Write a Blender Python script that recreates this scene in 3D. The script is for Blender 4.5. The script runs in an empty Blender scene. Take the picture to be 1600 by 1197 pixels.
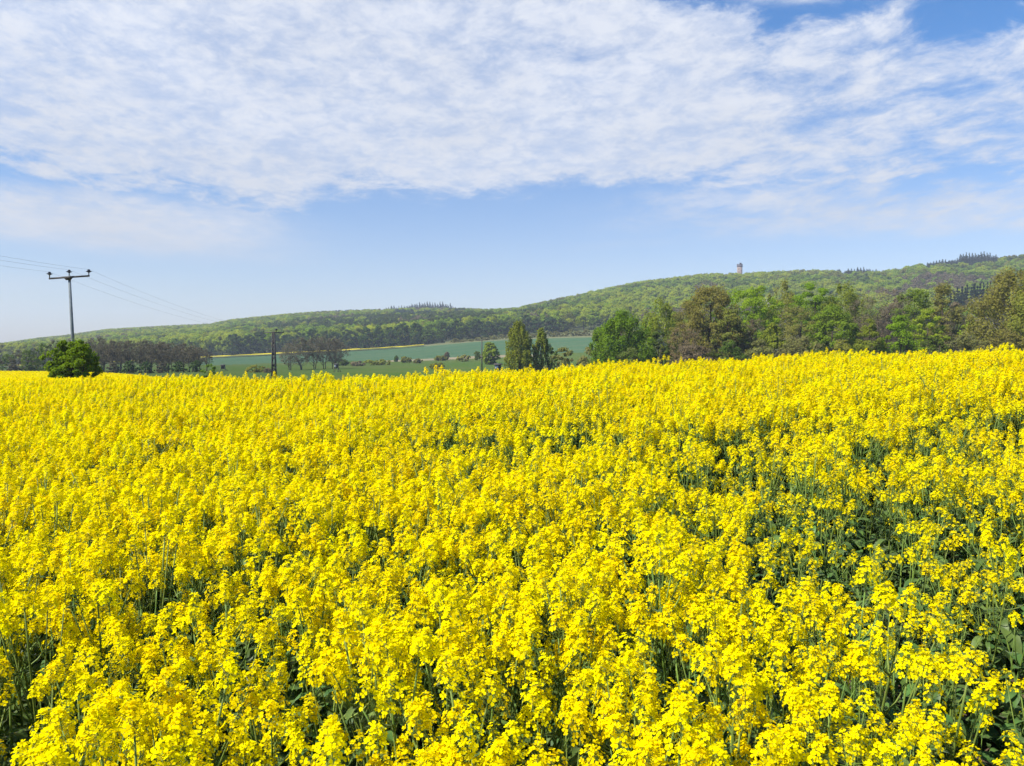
import bpy, math, random
import numpy as np
from math import radians as R_
SC = bpy.context.scene
COL = SC.collection

# ------------------------------------------------------------------ camera
F_PX, CX, CY = 1232.0, 800.0, 598.5          # focal length of the photo in its own pixels
HOR = 548.0
PITCH = math.atan((CY - HOR) / F_PX)
EYE = 2.3
cam_d = bpy.data.cameras.new('camera')
cam = bpy.data.objects.new('camera', cam_d); COL.objects.link(cam)
cam.location = (0, 0, EYE)
cam.rotation_euler = (math.pi / 2 - PITCH, 0, 0)
cam_d.sensor_width = 36.0
cam_d.lens = F_PX / 1600 * 36
cam_d.clip_start, cam_d.clip_end = 0.05, 20000
SC.camera = cam

# ------------------------------------------------------------------ view, engine
SC.render.engine = 'CYCLES'
SC.view_settings.view_transform = 'Standard'
SC.view_settings.look = 'None'
SC.view_settings.exposure = 0.75
SC.view_settings.gamma = 1.0
cy = SC.cycles
cy.max_bounces = 8; cy.diffuse_bounces = 6; cy.transmission_bounces = 5; cy.transparent_max_bounces = 8
cy.volume_bounces = 0; cy.glossy_bounces = 2
cy.use_adaptive_sampling = True
cy.adaptive_threshold = 0.02
cy.use_denoising = True
cy.denoiser = 'OPENIMAGEDENOISE'; cy.denoising_input_passes = 'RGB_ALBEDO_NORMAL'; cy.denoising_prefilter = 'ACCURATE'
cy.caustics_reflective = False; cy.caustics_refractive = False

# ------------------------------------------------------------------ node helper
class NT:
    def __init__(s, tree): s.t = tree
    def n(s, kind, **kw):
        nd = s.t.nodes.new(kind)
        for k, v in kw.items(): setattr(nd, k, v)
        return nd
    def put(s, sock, v):
        if v is None: return
        if hasattr(v, 'is_output') or isinstance(v, bpy.types.NodeSocket): s.t.links.new(v, sock)
        else: sock.default_value = v
    def m(s, op, a, b=None, c=None, clamp=False):
        nd = s.n('ShaderNodeMath', operation=op); nd.use_clamp = clamp
        for i, v in enumerate((a, b, c)): s.put(nd.inputs[i], v)
        return nd.outputs[0]
    def mr(s, v, a, b, c=0.0, d=1.0, smooth=True):
        nd = s.n('ShaderNodeMapRange'); nd.interpolation_type = 'SMOOTHSTEP' if smooth else 'LINEAR'
        for i, q in enumerate((v, a, b, c, d)): s.put(nd.inputs[i], q)
        return nd.outputs[0]
    def mix(s, f, a, b, blend='MIX'):
        nd = s.n('ShaderNodeMix', data_type='RGBA', blend_type=blend)
        s.put(nd.inputs[0], f)
        s.put(nd.inputs[6], (*a, 1) if isinstance(a, tuple) and len(a) == 3 else a)
        s.put(nd.inputs[7], (*b, 1) if isinstance(b, tuple) and len(b) == 3 else b)
        return nd.outputs[2]
    def noise(s, vec, scale, detail=4, rough=0.55, dist=0.0):
        nd = s.n('ShaderNodeTexNoise')
        s.put(nd.inputs['Vector'], vec)
        nd.inputs['Scale'].default_value = scale; nd.inputs['Detail'].default_value = detail
        nd.inputs['Roughness'].default_value = rough; nd.inputs['Distortion'].default_value = dist
        return nd.outputs[0]
    def comb(s, x, y, z):
        nd = s.n('ShaderNodeCombineXYZ')
        for i, v in enumerate((x, y, z)): s.put(nd.inputs[i], v)
        return nd.outputs[0]

# ------------------------------------------------------------------ sun and sky
SUN_EL, SUN_AZ = 50.0, -116.0                  # azimuth from +Y (the view), negative = to the left
se, sa = R_(SUN_EL), R_(SUN_AZ)
SUNV = (math.sin(sa) * math.cos(se), math.cos(sa) * math.cos(se), math.sin(se))
sun_d = bpy.data.lights.new('sun', 'SUN'); sun_d.energy = 4.8; sun_d.angle = R_(0.53); sun_d.color = (1.0, 0.95, 0.87)
sun = bpy.data.objects.new('sun', sun_d); COL.objects.link(sun)
from mathutils import Vector
sun.rotation_euler = Vector(SUNV).to_track_quat('Z', 'Y').to_euler()
sun.location = (-200, -50, 300)

world = bpy.data.worlds.new('World'); SC.world = world; world.use_nodes = True
wt = world.node_tree; wt.nodes.clear(); W = NT(wt)
out = W.n('ShaderNodeOutputWorld')
sky = W.n('ShaderNodeTexSky'); sky.sky_type = 'NISHITA'; sky.sun_disc = False
sky.sun_elevation = se; sky.sun_rotation = sa % (2 * math.pi)
sky.air_density = 1.0; sky.dust_density = 0.6; sky.ozone_density = 2.0
bg_sky = W.n('ShaderNodeBackground'); bg_sky.inputs[1].default_value = 0.1
tc = W.n('ShaderNodeTexCoord')
sep = W.n('ShaderNodeSeparateXYZ'); wt.links.new(tc.outputs['Generated'], sep.inputs[0])
dx, dy, dz = sep.outputs
hz = W.m('MAXIMUM', dy, 0.15)
ca = W.m('DIVIDE', dx, hz)                    # tangent of the azimuth
ce = W.m('DIVIDE', dz, hz)                    # tangent of the elevation
tcol = W.mix(W.mr(ce, 0.06, 0.46), (0.80, 0.79, 0.90), (0.38, 0.71, 1.02))
tint = W.mix(1.0, sky.outputs[0], tcol, 'MULTIPLY')
wt.links.new(tint, bg_sky.inputs[0])
zz = W.m('ADD', W.m('MAXIMUM', ce, 0.0), 0.17)
pu, pv = W.m('DIVIDE', ca, zz), W.m('DIVIDE', 0.75, zz)   # position on a flat cloud deck
def a_of(px): return (px - CX) / F_PX
def e_of(py): return (HOR - py) / F_PX
def blob(px, py, sx, sy, w, slope=0.0, p=2.0):
    """soft patch of cloud cover, slope = rise of the patch per unit to the right"""
    a = W.m('SUBTRACT', ca, a_of(px))
    e = W.m('SUBTRACT', W.m('SUBTRACT', ce, e_of(py)), W.m('MULTIPLY', a, slope))
    q = W.m('ADD', W.m('POWER', W.m('ABSOLUTE', W.m('DIVIDE', a, sx / F_PX)), p),
            W.m('POWER', W.m('ABSOLUTE', W.m('DIVIDE', e, sy / F_PX)), p))
    return W.m('MULTIPLY', W.m('EXPONENT', W.m('MULTIPLY', q, -1.0)), w)
def lerp_curve(x, pts):
    nd = W.n('ShaderNodeFloatCurve')
    c = nd.mapping.curves[0]
    c.points[0].location = pts[0]; c.points[1].location = pts[-1]
    for q in pts[1:-1]: c.points.new(*q)
    nd.mapping.update()
    W.put(nd.inputs['Value'], x)
    return nd.outputs[0]
an = W.m('ADD', W.m('MULTIPLY', ca, F_PX / 2400.0), 1200.0 / 2400.0, clamp=True)   # 0..1 over px -400..2000
def edge(pts):                                # a curve of image heights over the azimuth, as tangents of elevation
    q = [((x + 400) / 2400.0, e_of(y)) for x, y in pts]
    return lerp_curve(an, q)
pvec = W.comb(pu, pv, 0.0)
# streaky coordinates: stretched along a diagonal
rot = W.n('ShaderNodeMapping'); rot.inputs['Rotation'].default_value = (0, 0, R_(38)); rot.inputs['Scale'].default_value = (0.82, 1.15, 1)
wt.links.new(pvec, rot.inputs[0])
n_big = W.noise(pvec, 0.8, 5, 0.55, 0.3)
n_mid = W.noise(rot.outputs[0], 2.8, 8, 0.64, 0.35)
n_cell = W.noise(rot.outputs[0], 7.5, 7, 0.66, 0.3)
n_soft = W.noise(W.comb(ca, W.m('MULTIPLY', ce, 4.0), 0.0), 2.2, 4, 0.55, 0.4)
n_edge = W.noise(W.comb(W.m('MULTIPLY', ca, 1.0), W.m('MULTIPLY', ce, 1.5), 0.7), 8.0, 7, 0.62, 0.3)
low = edge([(-400, 225), (0, 262), (150, 292), (300, 312), (450, 320), (560, 305), (800, 303), (1000, 296), (1200, 300), (1600, 300), (2000, 300)])
up = edge([(-400, -400), (700, -160), (900, -60), (1020, 5), (1100, 28), (1300, 34), (1450, 46), (1600, 30), (2000, 0)])
wob = W.m('MULTIPLY', W.m('SUBTRACT', n_mid, 0.5), 0.075)
wob = W.m('ADD', wob, W.m('MULTIPLY', W.m('SUBTRACT', n_cell, 0.5), 0.05))
bank = W.m('MULTIPLY', W.mr(W.m('SUBTRACT', W.m('ADD', ce, W.m('ADD', wob, W.m('MULTIPLY', W.m('SUBTRACT', n_edge, 0.5), 0.05))), low), -0.026, 0.042), W.mr(W.m('SUBTRACT', up, W.m('ADD', ce, W.m('MULTIPLY', W.m('SUBTRACT', n_edge, 0.5), 0.20))), -0.03, 0.035))
rightness = W.mr(ca, a_of(820), a_of(1500))
cover = W.m('MULTIPLY', bank, W.m('SUBTRACT', 1.06, W.m('MULTIPLY', rightness, 0.34)))
for b in (blob(90, 338, 360, 50, 0.92, -0.10, 3.0), blob(1450, 318, 470, 52, 0.70, 0.03, 3.0), blob(1500, 200, 330, 90, 0.78, 0.1, 3.0), blob(1000, 380, 150, 12, 0.25, 0.08),
          blob(400, 408, 170, 14, 0.30, -0.02), blob(60, 442, 190, 20, 0.30), blob(1240, 6, 110, 16, 0.62), blob(1390, 28, 80, 30, 0.42, 0.5), blob(1120, 40, 60, 22, 0.4, 0.4)):
    cover = W.m('MAXIMUM', cover, b)
for b in (blob(590, 0, 60, 14, -0.5), blob(680, 30, 40, 30, -0.28), blob(900, 95, 90, 40, -0.35, -0.25), blob(780, 80, 60, 60, -0.2),
          blob(1180, 130, 40, 40, -0.18), blob(1400, 160, 160, 60, -0.10), blob(1560, 200, 120, 60, -0.15)):
    cover = W.m('ADD', cover, b)
n_fine = W.noise(rot.outputs[0], 19.0, 6, 0.66, 0.4)
tex = W.m('ADD', W.m('MULTIPLY', n_mid, 0.40), W.m('ADD', W.m('MULTIPLY', n_cell, 0.36), W.m('MULTIPLY', n_big, 0.24)))
tex = W.mr(tex, 0.38, 0.62, 0.0, 1.0, False)
fade = W.mr(ce, 0.10, 0.22, 0.25, 1.0)        # smoother veils low down
amp = W.m('MULTIPLY', fade, W.m('ADD', 0.62, W.m('MULTIPLY', rightness, 0.38)))
dens = W.m('ADD', cover, W.m('MULTIPLY', W.m('MULTIPLY', W.m('SUBTRACT', tex, 0.5), amp), W.mr(cover, 0.0, 0.35)))
dens = W.mr(dens, 0.05, 0.90, 0.0, 0.95)
rip = W.mr(W.m('ADD', W.m('MULTIPLY', n_fine, 0.45), W.m('MULTIPLY', n_cell, 0.55)), 0.36, 0.62, 0.56, 1.0)
dens = W.m('MULTIPLY', dens, W.m('ADD', W.m('MULTIPLY', rip, fade), W.m('SUBTRACT', 1.0, fade)))
# brightness of the cloud sheet: thick parts a little greyer
shade = W.m('ADD', W.m('MULTIPLY', W.m('SUBTRACT', n_big, 0.5), 0.34), W.m('MULTIPLY', W.m('SUBTRACT', n_mid, 0.5), 0.26))
shade = W.m('ADD', shade, W.m('MULTIPLY', W.m('SUBTRACT', n_soft, 0.5), 0.12))
cb = W.m('ADD', W.mr(ce, 0.08, 0.42, 0.44, 0.53, False), W.m('MULTIPLY', shade, 0.42))
ccol = W.mix(1.0, W.comb(cb, cb, cb), (0.945, 0.985, 1.08), 'MULTIPLY')
bg_c = W.n('ShaderNodeBackground'); wt.links.new(ccol, bg_c.inputs[0]); bg_c.inputs[1].default_value = 1.0
mixw = W.n('ShaderNodeMixShader')
above = W.mr(dz, 0.0, 0.02)
front = W.mr(dy, -0.2, 0.2, 0.55, 1.0)
wt.links.new(W.m('MULTIPLY', dens, W.m('MULTIPLY', above, 1.0)), mixw.inputs[0])
wt.links.new(bg_sky.outputs[0], mixw.inputs[1]); wt.links.new(bg_c.outputs[0], mixw.inputs[2])
wt.links.new(mixw.outputs[0], out.inputs['Surface'])

# ------------------------------------------------------------------ helpers for meshes and properties
def link(o, parent=None):
    COL.objects.link(o)
    if parent is not None: o.parent = parent
    return o
def tag(o, label, cat, group=None, kind=None):
    if label: o['label'] = label
    if cat: o['category'] = cat
    if group: o['group'] = group
    if kind: o['kind'] = kind
    return o
def empty(name, loc, label, cat, group=None, rz=0.0, s=1.0):
    o = bpy.data.objects.new(name, None); COL.objects.link(o)
    o.empty_display_size = 0.2
    o.location = loc; o.rotation_euler = (0, 0, rz); o.scale = (s, s, s)
    return tag(o, label, cat, group)
class MB:
    """collects polygons of several materials and links them as one mesh"""
    def __init__(s): s.v = []; s.f = []; s.mi = []; s.n = 0
    def add(s, verts, faces, mi=0):
        verts = np.asarray(verts, float)
        o = s.n
        s.v.append(verts); s.n += len(verts)
        for f in faces: s.f.append([i + o for i in f])
        s.mi += [mi] * len(faces)
    def quads(s, V, mi=0):                    # V: (m, k, 3) separate polygons
        m, k, _ = V.shape
        o = s.n
        s.v.append(V.reshape(-1, 3)); s.n += m * k
        s.f += (np.arange(m * k).reshape(m, k) + o).tolist()
        s.mi += [mi] * m
    def tube(s, pts, rad, k=5, mi=0, cap=True):
        pts = np.asarray(pts, float); n = len(pts)
        rad = np.broadcast_to(np.asarray(rad, float), (n,))
        T = np.gradient(pts, axis=0); T /= np.linalg.norm(T, axis=1)[:, None] + 1e-12
        ref = np.array([0.0, 0.0, 1.0]) if abs(T[0][2]) < 0.9 else np.array([1.0, 0, 0])
        A = np.cross(T, ref); A /= np.linalg.norm(A, axis=1)[:, None] + 1e-12
        B = np.cross(T, A)
        ang = np.arange(k) * 2 * math.pi / k
        ring = pts[:, None, :] + rad[:, None, None] * (A[:, None, :] * np.cos(ang)[None, :, None] + B[:, None, :] * np.sin(ang)[None, :, None])
        fs = []
        for i in range(n - 1):
            for j in range(k):
                fs.append((i * k + j, i * k + (j + 1) % k, (i + 1) * k + (j + 1) % k, (i + 1) * k + j))
        if cap: fs.append(tuple(range(k))[::-1]); fs.append(tuple((n - 1) * k + j for j in range(k)))
        s.add(ring.reshape(-1, 3), fs, mi)
    def box(s, c, d, mi=0, rz=0.0):
        x, y, z = d[0] / 2, d[1] / 2, d[2] / 2
        V = np.array([(-x, -y, -z), (x, -y, -z), (x, y, -z), (-x, y, -z), (-x, -y, z), (x, -y, z), (x, y, z), (-x, y, z)])
        cr, sr = math.cos(rz), math.sin(rz)
        V = np.stack([V[:, 0] * cr - V[:, 1] * sr, V[:, 0] * sr + V[:, 1] * cr, V[:, 2]], 1) + np.array(c)
        s.add(V, [(3, 2, 1, 0), (4, 5, 6, 7), (0, 1, 5, 4), (1, 2, 6, 5), (2, 3, 7, 6), (3, 0, 4, 7)], mi)
    def lathe(s, prof, k=16, c=(0, 0, 0), mi=0):
        ang = np.arange(k) * 2 * math.pi / k
        V = np.array([(r * math.cos(a) + c[0], r * math.sin(a) + c[1], z + c[2]) for r, z in prof for a in ang])
        fs = [(i * k + j, i * k + (j + 1) % k, (i + 1) * k + (j + 1) % k, (i + 1) * k + j) for i in range(len(prof) - 1) for j in range(k)]
        fs.append(tuple(range(k))[::-1]); fs.append(tuple((len(prof) - 1) * k + j for j in range(k)))
        s.add(V, fs, mi)
    def mesh(s, name, mats, smooth=False):
        me = bpy.data.meshes.new(name)
        V = np.concatenate(s.v) if s.v else np.zeros((0, 3))
        lens = np.fromiter((len(f) for f in s.f), int, len(s.f))
        loops = np.fromiter((i for f in s.f for i in f), int, int(lens.sum()))
        me.vertices.add(len(V)); me.vertices.foreach_set('co', V.astype(np.float32).ravel())
        me.loops.add(len(loops)); me.loops.foreach_set('vertex_index', loops.astype(np.int32))
        me.polygons.add(len(lens))
        me.polygons.foreach_set('loop_start', np.concatenate([[0], np.cumsum(lens)[:-1]]).astype(np.int32))
        for m in mats: me.materials.append(m)
        me.polygons.foreach_set('material_index', np.array(s.mi, np.int32))
        if smooth: me.polygons.foreach_set('use_smooth', np.ones(len(lens), bool))
        me.update(calc_edges=True)
        return me
    def build(s, name, mats, parent=None, smooth=False):
        mats = mats if isinstance(mats, (list, tuple)) else [mats]
        return link(bpy.data.objects.new(name, s.mesh(name, mats, smooth)), parent)
def unit(v): return v / (np.linalg.norm(v, axis=-1, keepdims=True) + 1e-12)

# ------------------------------------------------------------------ materials
def new_mat(name):
    m = bpy.data.materials.new(name); m.use_nodes = True
    m.node_tree.nodes.clear()
    t = NT(m.node_tree); o = t.n('ShaderNodeOutputMaterial')
    return m, t, o
def leaf_mat(name, c, c2=None, var=0.35, scale=0.8, trans=0.35, rand=0.25, gloss=0.0):
    """foliage: diffuse with translucent light through the leaf, mottled between two leaf colours"""
    m, t, o = new_mat(name)
    c2 = c2 or tuple(x * 0.6 for x in c)
    co = t.n('ShaderNodeTexCoord').outputs['Object']
    f = t.mr(t.noise(co, scale, 3, 0.6), 0.32, 0.68)
    col = t.mix(f, c, c2)
    oi = t.n('ShaderNodeObjectInfo').outputs['Random']
    hs = t.n('ShaderNodeHueSaturation')
    t.put(hs.inputs['Color'], col)
    t.put(hs.inputs['Value'], t.mr(oi, 0, 1, 1 - rand, 1 + rand, False))
    t.put(hs.inputs['Hue'], t.mr(t.m('FRACT', t.m('MULTIPLY', oi, 7.31)), 0, 1, 0.5 - 0.03 * rand * 4, 0.5 + 0.012, False))
    d = t.n('ShaderNodeBsdfDiffuse'); t.put(d.inputs[0], hs.outputs[0])
    tr = t.n('ShaderNodeBsdfTranslucent'); t.put(tr.inputs[0], hs.outputs[0])
    mx = t.n('ShaderNodeMixShader'); mx.inputs[0].default_value = trans
    t.put(mx.inputs[1], d.outputs[0]); t.put(mx.inputs[2], tr.outputs[0])
    res = mx.outputs[0]
    if gloss > 0:
        g = t.n('ShaderNodeBsdfGlossy'); g.inputs['Roughness'].default_value = 0.45; g.inputs[0].default_value = (1, 1, 1, 1)
        fr = t.n('ShaderNodeFresnel'); fr.inputs[0].default_value = 1.35
        m2 = t.n('ShaderNodeMixShader'); t.put(m2.inputs[0], t.m('MULTIPLY', fr.outputs[0], gloss))
        t.put(m2.inputs[1], res); t.put(m2.inputs[2], g.outputs[0]); res = m2.outputs[0]
    t.put(o.inputs[0], res)
    return m
def rough_mat(name, c, c2=None, scale=3.0, rough=0.9, bump=0.0, metal=0.0, coord='Object', detail=6):
    m, t, o = new_mat(name)
    co = t.n('ShaderNodeTexCoord').outputs[coord]
    nz = t.noise(co, scale, detail, 0.6)
    col = t.mix(t.mr(nz, 0.3, 0.7), c, c2 or tuple(x * 0.65 for x in c))
    p = t.n('ShaderNodeBsdfPrincipled'); t.put(p.inputs['Base Color'], col)
    p.inputs['Roughness'].default_value = rough; p.inputs['Metallic'].default_value = metal
    p.inputs['Specular IOR Level'].default_value = 0.25
    if bump:
        b = t.n('ShaderNodeBump'); b.inputs['Strength'].default_value = bump; b.inputs['Distance'].default_value = 0.05
        t.put(b.inputs['Height'], nz); t.put(p.inputs['Normal'], b.outputs[0])
    t.put(o.inputs[0], p.outputs[0])
    return m
M = {}
M['petal'] = leaf_mat('rapeseed_petal', (0.92, 0.785, 0.002), (0.91, 0.722, 0.002), scale=9.0, trans=0.45, rand=0.05)
M['petal_far'] = leaf_mat('distant_blossom', (0.80, 0.64, 0.02), (0.72, 0.56, 0.02), scale=2.0, trans=0.35, rand=0.06)
M['bud'] = leaf_mat('rapeseed_bud', (0.42, 0.44, 0.03), (0.30, 0.36, 0.03), scale=20, trans=0.2, rand=0.1)
M['stem'] = leaf_mat('rapeseed_stem', (0.17, 0.25, 0.045), (0.12, 0.19, 0.035), scale=6, trans=0.08, rand=0.2, gloss=0.5)
M['rleaf'] = leaf_mat('rapeseed_leaf', (0.100, 0.190, 0.040), (0.062, 0.130, 0.032), scale=8, trans=0.25, rand=0.3, gloss=0.6)
M['soil'] = rough_mat('soil', (0.16, 0.11, 0.07), (0.07, 0.05, 0.035), scale=9, bump=0.6)
def field_mat(name, c, c2, c3, rows=0.0, ang=0.0):
    """low growth: broad patches, fine tufts and, where sown, tramlines"""
    m, t, o = new_mat(name)
    co = t.n('ShaderNodeTexCoord').outputs['Object']
    col = t.mix(t.mr(t.noise(co, .018, 4, .6), .35, .65), c, c2)
    col = t.mix(t.m('MULTIPLY', t.mr(t.noise(co, .35, 5, .7), .45, .75), .6), col, c3)
    if rows:
        mp = t.n('ShaderNodeMapping'); mp.inputs['Rotation'].default_value = (0, 0, ang); t.put(mp.inputs[0], co)
        sp = t.n('ShaderNodeSeparateXYZ'); t.put(sp.inputs[0], mp.outputs[0])
        fr_ = t.m('FRACT', t.m('DIVIDE', t.m('ADD', sp.outputs[0], t.m('MULTIPLY', t.noise(co, .03, 2), 3.0)), rows))
        line = t.m('LESS_THAN', t.m('ABSOLUTE', t.m('SUBTRACT', fr_, .5)), .028)
        col = t.mix(t.m('MULTIPLY', line, .55), col, (0.17, 0.15, 0.08))
    d = t.n('ShaderNodeBsdfDiffuse'); t.put(d.inputs[0], col); d.inputs['Roughness'].default_value = 1.0
    t.put(o.inputs[0], d.outputs[0])
    return m
M['meadow'] = field_mat('meadow_grass', (0.062, 0.105, 0.022), (0.085, 0.110, 0.030), (0.04, 0.070, 0.016))
M['wheat'] = field_mat('young_wheat', (0.056, 0.112, 0.056), (0.068, 0.120, 0.060), (0.045, 0.090, 0.043), 21.0, R_(62))
M['fallow'] = rough_mat('fallow_strip', (0.24, 0.19, 0.11), (0.16, 0.15, 0.07), scale=0.06)
M['hill'] = rough_mat('forest_floor', (0.09, 0.12, 0.03), (0.07, 0.08, 0.03), scale=0.05)
M['scrubland'] = rough_mat('scrub_grass', (0.15, 0.15, 0.055), (0.11, 0.12, 0.045), scale=0.04)
M['bark'] = rough_mat('bark', (0.11, 0.085, 0.06), (0.05, 0.04, 0.03), scale=2.5, bump=0.4)
M['birch_bark'] = rough_mat('birch_bark', (0.42, 0.40, 0.36), (0.16, 0.15, 0.13), scale=2.0)
M['twig'] = leaf_mat('bare_twig', (0.20, 0.168, 0.105), (0.16, 0.135, 0.085), trans=0.0, rand=0.15)
LEAF = {
    'bright':  ((0.270, 0.370, 0.020), (0.205, 0.310, 0.016)),
    'green':   ((0.215, 0.305, 0.026), (0.165, 0.250, 0.020)),
    'lime':    ((0.330, 0.385, 0.026), (0.265, 0.330, 0.022)),
    'olive':   ((0.270, 0.280, 0.042), (0.215, 0.230, 0.034)),
    'birch':   ((0.270, 0.310, 0.034), (0.215, 0.260, 0.028)),
    'brownolive': ((0.310, 0.290, 0.056), (0.260, 0.240, 0.050)),
    'tan':     ((0.370, 0.275, 0.125), (0.300, 0.225, 0.100)),
    'brown':   ((0.270, 0.220, 0.125), (0.220, 0.180, 0.100)),
    'dark':    ((0.140, 0.205, 0.028), (0.105, 0.165, 0.024)),
    'deep':    ((0.185, 0.265, 0.014), (0.135, 0.215, 0.012)),
    'spruce':  ((0.034, 0.058, 0.036), (0.026, 0.046, 0.030)),
    'grove':   ((0.165, 0.150, 0.085), (0.125, 0.118, 0.068)),
    'edge':    ((0.085, 0.140, 0.028), (0.062, 0.110, 0.024)),
    'willow':  ((0.275, 0.265, 0.080), (0.225, 0.225, 0.068)),
}
for k in ('bright', 'green', 'lime', 'olive', 'brown', 'dark', 'spruce'):
    q = {'brown': .74, 'dark': .60, 'spruce': 1.3, 'lime': .95, 'bright': .90}.get(k, .82)
    LEAF['wood_' + k] = tuple(tuple(v * q for v in c) for c in LEAF[k])
for k, (a, b) in LEAF.items():
    M[k] = leaf_mat(k + '_foliage', a, b, scale=0.3, trans=0.48, rand=0.10)

# ------------------------------------------------------------------ the land
def zray(py, Y):                              # height over the eye of image row py at distance Y
    cp, sp = math.cos(PITCH), math.sin(PITCH)
    q = (CY - np.asarray(py, float)) / F_PX
    return (q * cp - sp) / (cp + q * sp) * Y
def xray(px, Y): return (px - CX) / F_PX * Y
CROP = 1.12
COLS = np.array([-500, 0, 150, 330, 450, 600, 800, 1000, 1300, 1600, 2000], float)
YN = np.array([2.2, 5, 9, 14, 20, 30, 45, 60, 80, 100, 130], float)
TOP = np.array([
 [-1.10, -.99, -.93, -.92, -1.02, -1.27, -1.68, -2.02, -2.35, -2.5, -3.4],
 [-1.10, -.97, -.90, -.88, -.98, -1.25, -1.69, -2.05, -2.40, -2.65, -4.2],
 [-1.10, -.95, -.84, -.79, -.88, -1.17, -1.66, -2.07, -2.50, -2.85, -4.6],
 [-1.10, -.93, -.77, -.67, -.79, -1.23, -2.05, -2.90, -3.50, -4.1, -5.0],
 [-1.10, -.92, -.75, -.65, -.84, -1.50, -2.80, -3.70, -4.30, -4.7, -5.2],
 [-1.10, -.92, -.72, -.60, -.82, -1.65, -2.90, -3.90, -4.50, -4.9, -5.3],
 [-1.10, -.91, -.67, -.47, -.64, -1.45, -2.70, -3.70, -4.40, -4.8, -5.2],
 [-1.10, -.89, -.60, -.35, -.47, -1.15, -2.40, -3.40, -4.00, -4.4, -4.6],
 [-1.10, -.86, -.50, -.19, -.25, -0.90, -2.20, -3.10, -3.60, -3.9, -4.0],
 [-1.10, -.84, -.45, -.10, -.16, -0.80, -2.10, -3.00, -3.40, -3.6, -3.6],
 [-1.10, -.80, -.36, .02, -.05, -0.70, -2.00, -2.90, -3.30, -3.5, -3.5]])
Z = TOP - CROP
Z[:, -1] = TOP[:, -1] - 0.4
YF = np.array([170, 230, 300, 400, 520, 600], float)
ROWF = np.array([   # image rows of the bare ground, only where they can be seen they matter
 [585, 583, 580, 578, 576, 573],
 [590, 585, 580, 577, 574, 571],
 [588, 584, 578, 574, 569, 566],
 [584, 580, 574, 567, 560, 557],
 [585, 582, 575, 566, 554, 551],
 [585, 580, 573, 564, 546, 543],
 [583, 578, 569, 555.5, 531, 526],
 [578, 572, 563, 553, 525, 516],
 [570, 562, 550, 535, 515, 504],
 [566, 556, 543, 528, 507, 494],
 [560, 550, 538, 524, 500, 486]])
ZF = np.stack([zray(ROWF[:, j], YF[j]) for j in range(len(YF))], 1)
RIDGE_PX = np.array([-500, -200, 0, 60, 100, 170, 280, 330, 370, 480, 560, 650, 720, 770, 805, 900, 1000, 1100, 1150, 1200, 1250, 1330, 1390, 1440, 1500, 1550, 1600, 2000], float)
RIDGE_PY = np.array([560, 548, 537, 528, 524, 514, 508, 506, 498, 488, 484, 481, 482, 484, 482, 460, 439, 427, 426, 424, 421, 421, 421, 410, 405, 401, 396, 380], float)
RIDGE_Y = np.interp(COLS, [-500, 0, 500, 800, 1150, 1600, 2000], [2000, 1800, 1450, 1250, 1080, 1000, 1000])
TREE_H = 17.0
def pchip(x, y, xs):
    h = np.diff(x); d = np.diff(y) / h
    m = np.zeros_like(y)
    for i in range(1, len(x) - 1):
        if d[i - 1] * d[i] > 0:
            w1, w2 = 2 * h[i] + h[i - 1], h[i] + 2 * h[i - 1]
            m[i] = (w1 + w2) / (w1 / d[i - 1] + w2 / d[i])
    m[0], m[-1] = d[0], d[-1]
    i = np.clip(np.searchsorted(x, xs) - 1, 0, len(x) - 2)
    t = (xs - x[i]) / h[i]
    return ((1 + 2 * t) * (1 - t) ** 2 * y[i] + t * (1 - t) ** 2 * h[i] * m[i] + t * t * (3 - 2 * t) * y[i + 1] + t * t * (t - 1) * h[i] * m[i + 1])
FINE = np.arange(-500, 2001, 10.0)
LY = np.linspace(math.log(2.2), math.log(3500), 700)
def _table():
    base = np.zeros((len(COLS), len(LY))); Yd = np.exp(LY)
    yy = np.concatenate([YN, YF])
    for c in range(len(COLS)):
        base[c] = pchip(yy, np.concatenate([Z[c], ZF[c]]), np.minimum(Yd, 600))
    fine = np.zeros((len(FINE), len(LY)))
    for j in range(len(LY)): fine[:, j] = pchip(COLS, base[:, j], FINE)
    z6 = fine[:, -1]
    rY = np.interp(FINE, COLS, RIDGE_Y); rz = zray(np.interp(FINE, RIDGE_PX, RIDGE_PY), rY) - TREE_H
    k = np.ones(7) / 7
    for i in range(len(FINE)):
        far = Yd > 600
        s = (Yd[far] - 600) / (rY[i] - 600)
        up_ = np.where(s < 1, np.sin(np.clip(s, 0, 1) * math.pi / 2) ** 1.15 * 0.45 + 0.55 * s, 1 - 0.35 * np.clip(s - 1, 0, 2) ** 1.5)
        fine[i, far] = z6[i] + (rz[i] - z6[i]) * up_
    return fine
TAB = _table()
def H(X, Y):
    """ground height in world units at any place"""
    X = np.asarray(X, float); Y = np.asarray(Y, float)
    Yc = np.clip(Y, 2.2, 3500)
    px = np.clip(CX + F_PX * X / Yc, FINE[0], FINE[-1] - 1e-3)
    a = (px - FINE[0]) / 10.0; i = np.clip(a.astype(int), 0, len(FINE) - 2); fa = a - i
    b = (np.log(Yc) - LY[0]) / (LY[1] - LY[0]); j = np.clip(b.astype(int), 0, len(LY) - 2); fb = b - j
    z = (TAB[i, j] * (1 - fa) + TAB[i + 1, j] * fa) * (1 - fb) + (TAB[i, j + 1] * (1 - fa) + TAB[i + 1, j + 1] * fa) * fb
    return z + EYE
def ground_at(px, Y):
    X = xray(px, Y); return float(X), float(Y), float(H(X, Y))

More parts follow.
